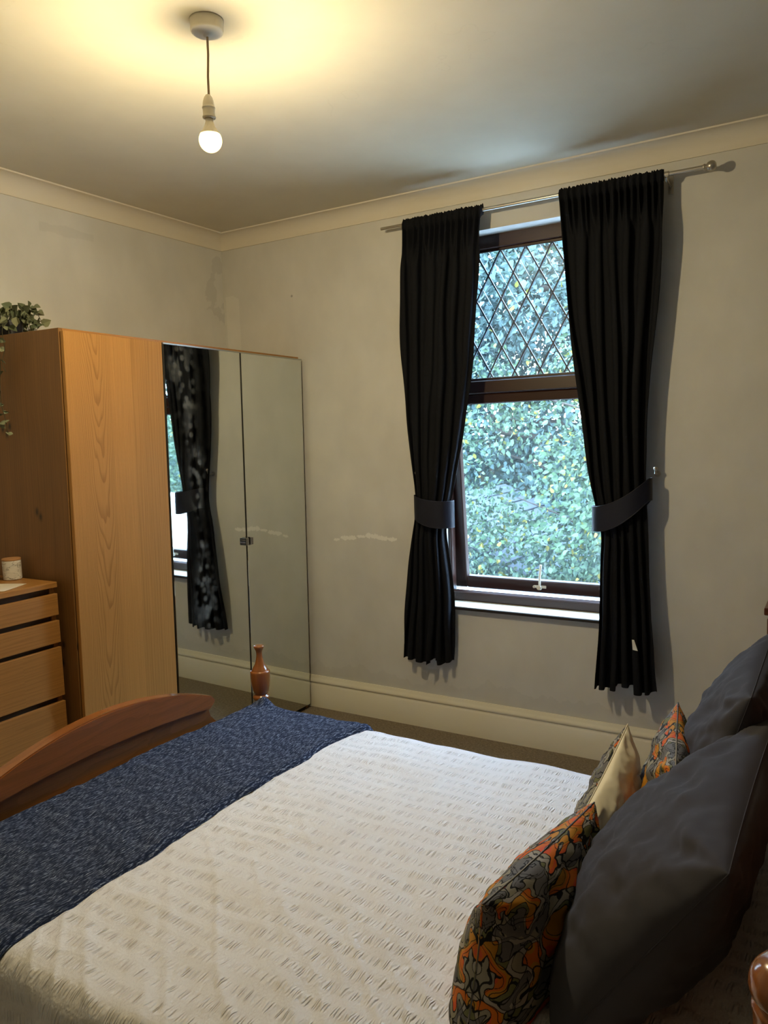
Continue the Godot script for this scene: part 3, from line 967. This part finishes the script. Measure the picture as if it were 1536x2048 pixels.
func trailing_plant() -> void:
	var at := Vector3(0.068, 2.006, 1.44)
	var o := thing("trailing_plant", "grey green trailing plant in a dark pot on top of the wardrobe", "plant", at)
	var st := mb()
	lathe(st, PackedVector2Array([Vector2(0, 0), Vector2(0.045, 0), Vector2(0.05, 0.004), Vector2(0.062, 0.085), Vector2(0.064, 0.09), Vector2(0.058, 0.09), Vector2(0.055, 0.078), Vector2(0, 0.078)]), at, 28)
	part("pot", st, M.pot, o)
	var rng := RandomNumberGenerator.new()
	rng.seed = 5
	var lm := leaf_mesh(0.03, 0.026, 0.25)
	var cols := []
	for k in 5:
		cols.append(tinted(M.leaf_grey, Color(0.36, 0.40, 0.31).lerp(Color(0.55, 0.57, 0.46), k / 4.0)))
	var count := 0
	for k in 26:
		var a := TAU * k / 26.0 + rng.randf() * 0.2
		var out := Vector3(cos(a), 0, sin(a))
		var trail := k % 5 == 0
		var pts := []
		var p := at + Vector3(0, 0.08, 0) + out * 0.02
		var rise := rng.randf_range(0.03, 0.09)
		var reach := rng.randf_range(0.05, 0.11)
		var edge := Vector3(0.13 + 0.145 * ((k / 5) % 6) / 5.0, 0, 1.60 + rng.randf() * 0.02)
		var n := 14 if trail else 6
		for q in n + 1:
			var t := float(q) / n
			if trail:
				if t < 0.3:
					var s := t / 0.3
					var mid := at + Vector3(0, 0.11, 0)
					pts.append(p.lerp(mid, s).lerp(mid.lerp(Vector3(edge.x, 2.03, edge.z), s), s))
				else:
					var s := (t - 0.3) / 0.7
					pts.append(Vector3(edge.x + 0.012 * sin(s * 7.0 + k), 2.03 - s * rng.randf_range(0.38, 0.42) * (0.8 + 0.4 * sin(k * 1.7)), edge.z + 0.006 * sin(s * 9.0 + k)))
			else:
				pts.append(p + out * (reach * t + 0.02) + Vector3.UP * (rise * sin(t * 2.6) - (0.10 if k % 2 == 0 else 0.02) * t * t))
		st = mb()
		tube(st, pts, 0.0014, 5)
		part("stem", st, M.stem, o)
		for q in range(5 if trail else 2, n + 1):
			for s in 2:
				if count >= 300: break
				count += 1
				var d := (pts[q] - pts[q - 1]) as Vector3
				var side := d.cross(Vector3(rng.randf_range(-1, 1), 0.4, rng.randf_range(-1, 1))).normalized()
				var tr := Transform3D(leaf_frame(rng, side + d.normalized() * 0.5, rng.randf_range(0.7, 1.15) * (0.9 if trail else 1.35)), pts[q])
				tr.origin.z = maxf(tr.origin.z, 1.585) if trail and tr.origin.y < 2.0 else tr.origin.z
				share("leaf", lm, cols[rng.randi() % 5], o, Transform3D(tr.basis, tr.origin - o.position))

# ---------------------------------------------------------------- bed
func post_profile(base: float, finial: bool) -> PackedVector2Array:
	var p := PackedVector2Array([Vector2(0, 0.011), Vector2(0.012, 0.0115), Vector2(0.0195, 0.009), Vector2(0.021, 0.004), Vector2(0.019, -0.002), Vector2(0.014, -0.012), Vector2(0.0122, -0.022), Vector2(0.0125, -0.036), Vector2(0.0165, -0.056), Vector2(0.0225, -0.072), Vector2(0.029, -0.083), Vector2(0.0325, -0.089)])
	p = smooth_prof(p, 3)
	p.append_array(PackedVector2Array([Vector2(0.0335, -0.091), Vector2(0.0335, -0.0935), Vector2(0.038, -0.0945), Vector2(0.0402, -0.098), Vector2(0.0405, -0.104)]))
	p.append_array(smooth_prof(PackedVector2Array([Vector2(0.0405, -0.12), Vector2(0.0395, -0.14), Vector2(0.0365, -0.16), Vector2(0.0315, -0.181), Vector2(0.0275, -0.190), Vector2(0.0275, -0.194), Vector2(0.0325, -0.199), Vector2(0.0348, -0.205), Vector2(0.0325, -0.212), Vector2(0.026, -0.219), Vector2(0.0225, -0.232), Vector2(0.024, -0.25), Vector2(0.03, -0.262), Vector2(0.034, -0.27)]), 3))
	return p

func arch(dz: float, peak: float) -> float:
	return peak - 0.43 * dz * dz

func board_end(o: Node3D, x_front: float, x_back: float, peak: float, zc: float, half: float, low: float, nm: String) -> void:
	# panel with a bowed top rail and hollow shoulders running down to the posts
	var lo := peak - 0.114
	var panel := PackedVector2Array([Vector2(zc - half, 0.28), Vector2(zc + half, 0.28), Vector2(zc + half, low)])
	for k in 7:
		var t := k / 6.0
		panel.append(Vector2(zc + half - (half - 0.455) * sin(t * PI * 0.5) , lerpf(low, lo - 0.025, 1.0 - cos(t * PI * 0.5))))
	for k in 15:
		var dz := lerpf(0.45, -0.45, k / 14.0)
		panel.append(Vector2(zc + dz, lo + 0.01 - 0.13 * dz * dz))
	for k in 7:
		var t := 1.0 - k / 6.0
		panel.append(Vector2(zc - half + (half - 0.455) * sin(t * PI * 0.5), lerpf(low, lo - 0.025, 1.0 - cos(t * PI * 0.5))))
	panel.append(Vector2(zc - half, low))
	var st := mb()
	var ins := 0.016
	prism(st, panel, Vector3(x_back + ins, 0, 0), Vector3(0, 0, 1), Vector3.UP, Vector3(x_front - x_back - 2 * ins, 0, 0), 2, 0.4)
	part(nm + "_panel", st, M.pine, o)
	var rail := PackedVector2Array()
	for k in 31:
		var dz := lerpf(0.462, -0.462, k / 30.0)
		rail.append(Vector2(zc + dz, arch(dz, peak)))
	for k in 5:
		var a := k / 4.0
		rail.append(Vector2(zc - 0.468 - 0.012 * sin(a * PI), arch(0.47, peak) - 0.004 - 0.03 * a))
	for k in 31:
		var dz := lerpf(-0.452, 0.452, k / 30.0)
		rail.append(Vector2(zc + dz, lo - 0.13 * dz * dz))
	for k in 5:
		var a := 1.0 - k / 4.0
		rail.append(Vector2(zc + 0.468 + 0.012 * sin(a * PI), arch(0.47, peak) - 0.004 - 0.03 * a))
	st = mb()
	# rounded over front and back by three stacked slices
	var w := x_front - x_back
	for q in [[0.0, 0.004, 0.004], [0.004, w - 0.004, 0.0002], [w - 0.004, w, 0.004]]:
		var rr: Array = Geometry2D.offset_polygon(rail, -q[2])
		if rr.size() > 0:
			prism(st, rr[0], Vector3(x_back + q[0], 0, 0), Vector3(0, 0, 1), Vector3.UP, Vector3(q[1] - q[0], 0, 0), 2, 0.5)
	part(nm + "_rail", st, M.pine, o)

func bed() -> void:
	var o := thing("bed", "varnished pine double bed with an arched footboard and turned posts", "bed", Vector3(2.13, 0, 1.925))
	board_end(o, 1.160, 1.112, 0.706, 1.925, 0.735, 0.44, "footboard")
	board_end(o, 3.155, 3.115, 1.03, 1.925, 0.735, 0.76, "headboard")
	for z in [1.157, 2.693]:
		var st := mb()
		lathe(st, post_profile(0, true), Vector3(1.135, 0.7155, z), 36)
		box(st, Vector3(1.10, 0.0, z - 0.035), Vector3(1.17, 0.449, z + 0.035), 0.006)
		part("foot_post", st, M.pine, o)
		st = mb()
		# head post: a shaft under a collar and a flattened dome
		var hp := smooth_prof(PackedVector2Array([Vector2(0, 0.0), Vector2(0.014, -0.001), Vector2(0.028, -0.007), Vector2(0.038, -0.019), Vector2(0.0412, -0.033), Vector2(0.039, -0.044), Vector2(0.0345, -0.049)]), 4)
		hp.append_array(PackedVector2Array([Vector2(0.034, -0.052), Vector2(0.0375, -0.055), Vector2(0.038, -0.060), Vector2(0.0362, -0.064), Vector2(0.0362, -0.09), Vector2(0.0362, -0.2), Vector2(0.0362, -0.35)]))
		lathe(st, hp, Vector3(3.136, 1.017, z - 0.025 if z > 2.0 else z), 40)
		var zz: float = z - 0.025 if z > 2.0 else z
		box(st, Vector3(3.099, 0.0, zz - 0.037), Vector3(3.173, 0.672, zz + 0.037), 0.006)
		part("head_post", st, M.pine, o)
	for z in [1.168, 2.66]:
		part("side_rail", bx(Vector3(1.165, 0.16, z), Vector3(3.10, 0.29, z + 0.022), 0.003, 0), M.pine, o)
	var m := thing("mattress", "mattress on the bed under the white bedspread", "mattress", Vector3(2.13, 0.25, 1.925))
	part("ticking", bx(Vector3(1.175, 0.25, 1.225), Vector3(3.09, 0.455, 2.605), 0.04), M.mattress, m)

func over_bed(t: float, drop: float, lift: float) -> Vector2:
	# cross-section of the covers: arc length t from the far hem over the top to the near hem -> (z, y)
	var r := 0.06
	var zf := 1.197 - lift
	var zn := 2.657 + lift
	var top := 0.497 + lift
	var q := r * PI * 0.5
	var flat := zn - zf - 2 * r
	var L := drop - r
	if t < L: return Vector2(zf - 0.012 * (1.0 - t / L), top - r - (L - t))
	t -= L
	if t < q:
		var a := t / r
		return Vector2(zf + r * (1.0 - cos(a)), top - r + r * sin(a))
	t -= q
	if t < flat: return Vector2(zf + r + t, top + 0.012 * sin(PI * t / flat))
	t -= flat
	if t < q:
		var a := t / r
		return Vector2(zn - r + r * sin(a), top - r + r * cos(a))
	t -= q
	return Vector2(zn + 0.014 * t / L, top - r - t)

func covers() -> void:
	var nz := noise(301, 1.0, 3)
	var nw := noise(302, 1.0, 2)
	var drop := 0.26
	var total := 2.0 * (drop - 0.06) + 0.06 * PI + (2.657 - 1.197 - 0.12)
	var st := mb()
	grid(st, 190, 240,
		func(u, v):
			var c := over_bed(v * total, drop, 0.0)
			var x := lerpf(1.18, 3.08, u)
			var up := smoothstep(0.38, 0.48, c.y)
			var w := 0.010 * nz.get_noise_2d(x * 2.2, c.x * 2.2) * up
			# long soft creases, strongest on the near half
			var s := x * 0.62 + c.x * 0.78
			var ridge := 1.0 - absf(nw.get_noise_2d(s * 1.0 + 4.0, (x - c.x) * 5.5)) * 3.2
			w += 0.005 * maxf(ridge, 0.0) * smoothstep(1.5, 2.5, c.x) * up
			var ridge2 := 1.0 - absf(nw.get_noise_2d(x * 1.4 + 30.0, c.x * 6.0)) * 3.0
			w += 0.0018 * maxf(ridge2, 0.0) * up
			w *= smoothstep(1.60, 1.72, x)
			var side := (1.0 - up) * smoothstep(1.66, 1.8, x) * (0.016 * sin(x * 21.0 + 2.0 * nz.get_noise_2d(x * 3.0, 1.0)))
			return Vector3(x, c.y + w, c.x + (side if c.x > 2.0 else -side)),
		func(u, v): return Vector2(lerpf(1.18, 3.08, u), v * total))
	var b := thing("bedspread", "white crinkled seersucker bedspread over the bed", "bedspread", Vector3(2.13, 0.25, 1.925))
	part("cloth", st, M.bedspread, b)
	# throw over the foot of the bed
	var t := thing("throw_blanket", "navy heathered knit throw across the foot of the bed", "blanket", Vector3(1.4, 0.27, 1.925))
	var d2 := 0.24
	var tot2 := 2.0 * (d2 - 0.06) + 0.06 * PI + (2.657 - 1.197 - 0.12) + 0.028
	st = mb()
	grid(st, 120, 260,
		func(u, v):
			var c := over_bed(v * tot2, d2, 0.014)
			var xe := 1.662 + 0.006 * sin(c.x * 9.0) + 0.010 * nz.get_noise_2d(c.x * 4.0, 9.0) + 0.045 * smoothstep(1.42, 1.22, c.x)
			var arcl: float = u * (xe - 1.163 + 0.05)
			var x := 1.163 + maxf(arcl - 0.05, 0.0)
			var dy := 0.0
			if arcl < 0.05:
				dy = -0.05 * pow(1.0 - arcl / 0.05, 1.6)
				x = 1.163 + 0.004 * arcl / 0.05
			var k: float = smoothstep(0.0, 0.03, xe - x)
			var sink := -0.016 * (1.0 - sqrt(1.0 - (1.0 - k) * (1.0 - k)))
			var bump := 0.034 * exp(-Vector2((x - 1.20) / 0.035, (c.x - 1.212) / 0.035).length_squared())
			var w := 0.006 * nz.get_noise_2d(x * 5.0, c.x * 4.0 + 20.0) + 0.003 * nz.get_noise_2d(x * 17.0, c.x * 14.0)
			var edge := 0.005 * exp(-pow((xe - x - 0.016) / 0.012, 2.0))
			var up := smoothstep(0.38, 0.48, c.y)
			return Vector3(x, c.y + dy + (w + bump + edge) * up + sink * up, c.x - sink * (1.0 - up) * (-1.0 if c.x > 2.0 else 1.0)),
		func(u, v): return Vector2(u * 0.55, v * tot2))
	part("knit", st, M.throw, t)

# ---------------------------------------------------------------- pillows
func pillow(o: Node3D, c: Array, T: float, front: Material, back: Material, seam: Material, pinch: float, sd: int, crease := 1.0, sag := 0.2) -> void:
	# c: near top, far top, far bottom, near bottom corner
	var nz := noise(sd, 1.0, 3)
	var mid: Vector3 = (c[0] + c[1] + c[2] + c[3]) * 0.25
	var nrm: Vector3 = (c[1] - c[0]).cross(c[3] - c[0]).normalized()
	if nrm.x > 0.0: nrm = -nrm
	var wl: float = c[0].distance_to(c[1])
	var hl: float = c[0].distance_to(c[3])
	var surf := func(u: float, v: float, s: float) -> Vector3:
		var a := sin((2.0 * u - 1.0) * PI * 0.5)
		var b := sin((2.0 * v - 1.0) * PI * 0.5)
		var aa := a * (1.0 - pinch * (1.0 - b * b))
		var bb := b * (1.0 - pinch * 0.8 * (1.0 - a * a))
		var p: Vector3 = c[0].lerp(c[1], (aa + 1) * 0.5).lerp(c[3].lerp(c[2], (aa + 1) * 0.5), (bb + 1) * 0.5)
		var e := (1.0 - a * a) * (1.0 - b * b)
		var t := T * 0.5 * pow(maxf(e, 0.0), 0.40) * (1.0 + sag * b)
		# creases fan out of the corners, soft dents between
		var k := 0.0
		for q in 4:
			var cq := Vector2(-1.0 if q == 0 or q == 3 else 1.0, -1.0 if q < 2 else 1.0)
			var d := Vector2(a, b) - cq
			var an := atan2(d.y * cq.y, d.x * cq.x)
			k += sin(an * 9.0 + 3.0 * nz.get_noise_2d(q * 7.0, d.length() * 1.5 + s)) * exp(-d.length() * 2.4) * smoothstep(0.04, 0.3, d.length())
		var w := crease * (0.016 * k + 0.016 * nz.get_noise_2d(a * 1.3 + 5.0 * s, b * 1.3) + 0.006 * nz.get_noise_2d(a * 4.0 + 9.0 * s, b * 3.0)) * pow(maxf(e, 0.0), 0.3)
		return p + nrm * s * (t + w)
	for s in [[1.0, front, "front_panel"], [-1.0, back, "back_panel"]]:
		var st := mb()
		var flipping: bool = (c[1] - c[0]).cross(c[3] - c[0]).dot(nrm) > 0.0
		grid(st, 72, 72, func(u, v): return (surf as Callable).call(u, v, s[0]), func(u, v): return Vector2(u, v), flipping != (s[0] < 0.0))
		part(s[2], st, s[1], o)
	var ring := []
	for k in 161:
		var t := k / 160.0 * 4.0
		var i := int(t) % 4
		var f := t - int(t)
		if k == 160:
			i = 0
			f = 0.0
		var uv: Vector2 = [Vector2(f, 0), Vector2(1, f), Vector2(1 - f, 1), Vector2(0, 1 - f)][i]
		ring.append((surf as Callable).call(uv.x, uv.y, 1.0))
	var sm := mb()
	tube(sm, ring, 0.0012 if seam == M.velvet else 0.002, 6)
	part("seam", sm, seam, o)

func pillows() -> void:
	var g := "cushions printed with ink drawings"
	var a := thing("patterned_cushion", "nearest printed cushion, grey and orange with black ink outlines on both sides", "cushion", Vector3(2.66, 0.5, 2.13), g)
	pillow(a, [Vector3(2.662, 0.772, 2.388), Vector3(2.70, 0.722, 1.85), Vector3(2.66, 0.49, 1.86), Vector3(2.62, 0.46, 2.41)], 0.17, M.print, M.print, M.print, 0.05, 401, 0.8, 0.3)
	var b := thing("patterned_cushion", "cushion with a plain cream satin back and a printed front, behind the nearest printed one", "cushion", Vector3(2.70, 0.5, 1.75), g)
	pillow(b, [Vector3(2.655, 0.655, 1.80), Vector3(2.715, 0.82, 1.60), Vector3(2.70, 0.52, 1.45), Vector3(2.66, 0.40, 1.86)], 0.15, M.print_pale, M.cream, M.cream, 0.06, 402, 1.0, 0.2)
	var c := thing("patterned_cushion", "farthest printed cushion, its orange and black corner showing behind the cream one", "cushion", Vector3(2.80, 0.5, 1.6), g)
	pillow(c, [Vector3(2.87, 0.82, 1.82), Vector3(2.805, 0.835, 1.43), Vector3(2.77, 0.50, 1.42), Vector3(2.82, 0.50, 1.82)], 0.13, M.print, M.print, M.print, 0.06, 403, 0.8, 0.2)
	var gg := "dark grey bed pillows"
	var d := thing("grey_pillow", "large dark grey velvet pillow nearest the camera, leaning on the headboard", "pillow", Vector3(2.9, 0.5, 2.05), gg)
	pillow(d, [Vector3(3.035, 0.895, 2.32), Vector3(3.055, 0.93, 1.70), Vector3(2.75, 0.50, 1.66), Vector3(2.765, 0.50, 2.33)], 0.25, M.velvet, M.velvet, M.velvet, 0.05, 404, 1.2, 0.25)
	var e := thing("grey_pillow", "dark grey velvet pillow on the window side of the bed, behind the cushions", "pillow", Vector3(2.95, 0.5, 1.5), gg)
	pillow(e, [Vector3(3.01, 0.985, 1.76), Vector3(3.01, 0.985, 1.16), Vector3(2.86, 0.50, 1.18), Vector3(2.86, 0.50, 1.76)], 0.22, M.velvet, M.velvet, M.velvet, 0.05, 405, 1.2, 0.25)

func bedside() -> void:
	var o := thing("bedside_chest", "reddish brown wooden bedside chest at the right edge beyond the pillows", "bedside chest", Vector3(3.1, 0, 0.28))
	part("top", bx(Vector3(2.928, 0.865, 0.06), Vector3(3.285, 0.892, 0.46), 0.003, 0), M.mahogany, o)
	var st := mb()
	box(st, Vector3(2.937, 0.08, 0.075), Vector3(3.28, 0.85, 0.44), 0.004)
	box(st, Vector3(2.945, 0.85, 0.08), Vector3(3.28, 0.866, 0.435), 0.002)
	for x in [2.937, 3.24]:
		for z in [0.075, 0.40]:
			box(st, Vector3(x, 0, z), Vector3(x + 0.04, 0.08, z + 0.04), 0.002)
	part("body", st, M.mahogany, o)
	for k in 3:
		var d := part("drawer", bx(Vector3(2.952, 0.11 + 0.245 * k, 0.44), Vector3(3.265, 0.335 + 0.245 * k, 0.452), 0.003, 0), M.mahogany, o)
		var kn := mb()
		lathe(kn, smooth_prof(PackedVector2Array([Vector2(0.006, 0), Vector2(0.006, 0.008), Vector2(0.014, 0.014), Vector2(0.013, 0.022), Vector2(0, 0.025)]), 3), Vector3(3.108, 0.225 + 0.245 * k, 0.452), 16, Basis(Vector3.RIGHT, Vector3.BACK, Vector3.UP))
		obj("knob", kn, M.mahogany, d)

# ---------------------------------------------------------------- out of doors
func foliage(o: Node3D, sd: int, count: int, near_parts: int, lo: Vector3, hi: Vector3, size: float, blobs: int, blob_r: float, c0: Color, c1: Color, autumn: float, focus: Vector3) -> void:
	var rng := RandomNumberGenerator.new()
	rng.seed = sd
	var lm := leaf_mesh(size, size * 0.66, 0.2)
	var centers := []
	for k in blobs:
		centers.append([Vector3(rng.randf_range(lo.x, hi.x), rng.randf_range(lo.y, hi.y), rng.randf_range(lo.z, hi.z)), rng.randf_range(0.6, 1.25) * blob_r])
	var all := []
	for k in count:
		var cc: Array = centers[rng.randi() % blobs]
		var d := Vector3(rng.randfn(), rng.randfn(), rng.randfn()).normalized()
		var p: Vector3 = cc[0] + d * cc[1] * pow(rng.randf(), 0.35) * Vector3(1, 0.8, 0.8)
		var dir := d * 0.7 + Vector3(rng.randf_range(-0.6, 0.6), rng.randf_range(-1.1, 0.3), rng.randf_range(-0.6, 0.6))
		var col := c0.lerp(c1, rng.randf())
		if rng.randf() < autumn: col = Color(0.24, 0.19, 0.04).lerp(Color(0.16, 0.16, 0.03), rng.randf())
		all.append([Transform3D(leaf_frame(rng, dir, rng.randf_range(0.7, 1.25)), p), col, p.distance_to(focus)])
	if near_parts > 0:
		all.sort_custom(func(a, b): return a[2] < b[2])
		var shades := []
		for k in 6:
			shades.append(tinted(M.leaf, c0.lerp(c1, k / 5.0).linear_to_srgb()))
		shades.append(tinted(M.leaf, Color(0.2, 0.17, 0.035).linear_to_srgb()))
		for k in near_parts:
			var t: Transform3D = all[k][0]
			t.origin -= o.position
			share("leaf", lm, shades[6] if rng.randf() < autumn else shades[rng.randi() % 6], o, t)
	var mm := MultiMesh.new()
	mm.transform_format = MultiMesh.TRANSFORM_3D
	mm.use_colors = true
	mm.mesh = lm
	mm.instance_count = count - near_parts
	for k in range(near_parts, count):
		var t: Transform3D = all[k][0]
		t.origin -= o.position
		mm.set_instance_transform(k - near_parts, t)
		mm.set_instance_color(k - near_parts, all[k][1])
	var mi := MultiMeshInstance3D.new()
	mi.name = "foliage"
	mi.multimesh = mm
	mi.material_override = M.leaf
	mi.set_meta("kind", "stuff")
	o.add_child(mi, true)

func branches(o: Node3D, sd: int, base: Vector3, h: float, spread: Vector3, n: int, r: float) -> void:
	var rng := RandomNumberGenerator.new()
	rng.seed = sd
	var st := mb()
	tube(st, [base, base + Vector3(0.05, h * 0.3, 0.03), base + Vector3(-0.04, h * 0.65, -0.05), base + Vector3(0.05, h, 0)], r, 12, r * 0.35)
	part("trunk", st, M.bark, o)
	for k in n:
		var y := rng.randf_range(0.2, 0.95) * h
		var s := base + Vector3(0, y, 0)
		var e := s + Vector3(rng.randf_range(-1, 1) * spread.x, rng.randf_range(0.05, 0.5) * spread.y, rng.randf_range(-0.8, 1) * spread.z)
		st = mb()
		tube(st, [s, s.lerp(e, 0.35) + Vector3(0, 0.12, 0), s.lerp(e, 0.7) + Vector3(0, 0.1, 0), e], r * 0.3, 8, r * 0.07)
		part("branch", st, M.bark, o)

func outdoors() -> void:
	var st := mb()
	box(st, Vector3(-14, -3.2, -24), Vector3(18, -3.0, -0.3), 0.0)
	var g := obj("ground", st, M.garden)
	g.set_meta("kind", "structure")
	# the building's own outside: flat roof under the window
	var f := thing("flat_roof", "pale flat roof just below the window outside", "roof", Vector3(0.6, -3.0, -1.2))
	part("deck", bx(Vector3(-2.2, 0.20, -2.1), Vector3(2.75, 0.34, -0.31), 0.01), M.felt, f)
	part("walls", bx(Vector3(-2.15, -3.0, -2.05), Vector3(2.7, 0.20, -0.31), 0.0), M.render_white, f)
	var w := thing("garden_wall", "white rendered wall outside, seen only in the wardrobe mirror", "wall", Vector3(5.5, -3.0, -2.6))
	part("render", bx(Vector3(2.95, -3.0, -2.75), Vector3(9.0, 0.80, -2.5), 0.01), M.render_white, w)
	part("coping", bx(Vector3(2.9, 0.80, -2.8), Vector3(9.05, 0.86, -2.45), 0.01), M.render_white, w)
	# boarded shed roof glimpsed through the leaves
	var s := thing("shed", "pale grey boarded shed roof glimpsed through the leaves outside", "shed", Vector3(-0.2, -3.0, -5.4))
	part("walls", bx(Vector3(-2.0, -3.0, -6.9), Vector3(1.3, -0.62, -4.2), 0.0), M.roof_board, s)
	for k in 11:
		st = mb()
		box(st, Vector3(-0.105, -0.012, -1.6), Vector3(0.105, 0.012, 1.6), 0.004, 2)
		var pl := obj("roof_board", st, M.roof_board, s)
		var u := k / 10.0
		pl.transform = Transform3D(Basis(Vector3.BACK, deg_to_rad(-24)), Vector3(-1.0 + 2.2 * u, 0.72 - 0.98 * u, -5.4) - s.position)
	var n := thing("leafy_tree", "leafy green tree with yellowing leaves close outside the lower sash", "tree", Vector3(1.9, -3.0, -3.4))
	foliage(n, 7, 52000, 300, Vector3(-2.6, -1.6, -4.5), Vector3(6.4, 2.2, -2.9), 0.054, 220, 0.52, Color(0.03, 0.052, 0.036), Color(0.085, 0.13, 0.075), 0.06, Vector3(0.7, 0.9, -2.2))
	branches(n, 8, Vector3(1.9, -3.0, -3.5), 4.9, Vector3(2.2, 2.2, 0.7), 18, 0.06)
	var b := thing("tall_tree", "tall bluish green tree behind, filling the leaded top light", "tree", Vector3(0.5, -3.0, -8.0))
	foliage(b, 17, 190000, 0, Vector3(-7.0, -1.0, -9.5), Vector3(10.0, 4.6, -6.6), 0.105, 560, 0.85, Color(0.04, 0.07, 0.07), Color(0.085, 0.13, 0.12), 0.01, Vector3.ZERO)
	branches(b, 18, Vector3(0.5, -3.0, -8.2), 7.6, Vector3(6.0, 2.4, 1.2), 26, 0.2)

# ---------------------------------------------------------------- everything
const BULB_ENERGY := 1.0
const BULB_COLOR := Color(1.0, 0.91, 0.715)

func _ready() -> void:
	# camera
	var cam := Camera3D.new()
	cam.name = "camera"
	cam.transform = Transform3D(Basis(Vector3(0.85770, -0.03283, -0.51310), Vector3(-0.02451, 0.99419, -0.10460), Vector3(0.51356, 0.10229, 0.85193)).orthonormalized(), Vector3(3.171, 1.57, 3.511))
	cam.fov = 67.26
	cam.near = 0.03
	cam.far = 200.0
	add_child(cam, true)
	# sky: bright overcast, a little blue
	var sky_m := ProceduralSkyMaterial.new()
	sky_m.sky_top_color = Color(0.71, 0.85, 1.0)
	sky_m.sky_horizon_color = Color(0.86, 0.94, 1.0)
	sky_m.ground_bottom_color = Color(0.25, 0.27, 0.22)
	sky_m.ground_horizon_color = Color(0.45, 0.48, 0.45)
	sky_m.sky_energy_multiplier = 3.95
	sky_m.ground_energy_multiplier = 1.0
	var sky := Sky.new()
	sky.sky_material = sky_m
	var env := Environment.new()
	env.background_mode = Environment.BG_SKY
	env.sky = sky
	env.tonemap_mode = Environment.TONE_MAPPER_LINEAR
	env.tonemap_exposure = 1.58
	env.sdfgi_enabled = true
	env.ssao_enabled = true
	env.ssil_enabled = true
	var we := WorldEnvironment.new()
	we.name = "world_environment"
	we.environment = env
	add_child(we, true)
	make_materials()
	room()
	window()
	wardrobe()
	bed()
	covers()
	pillows()
	curtains()
	chest()
	bedside()
	pendant()
	trailing_plant()
	outdoors()
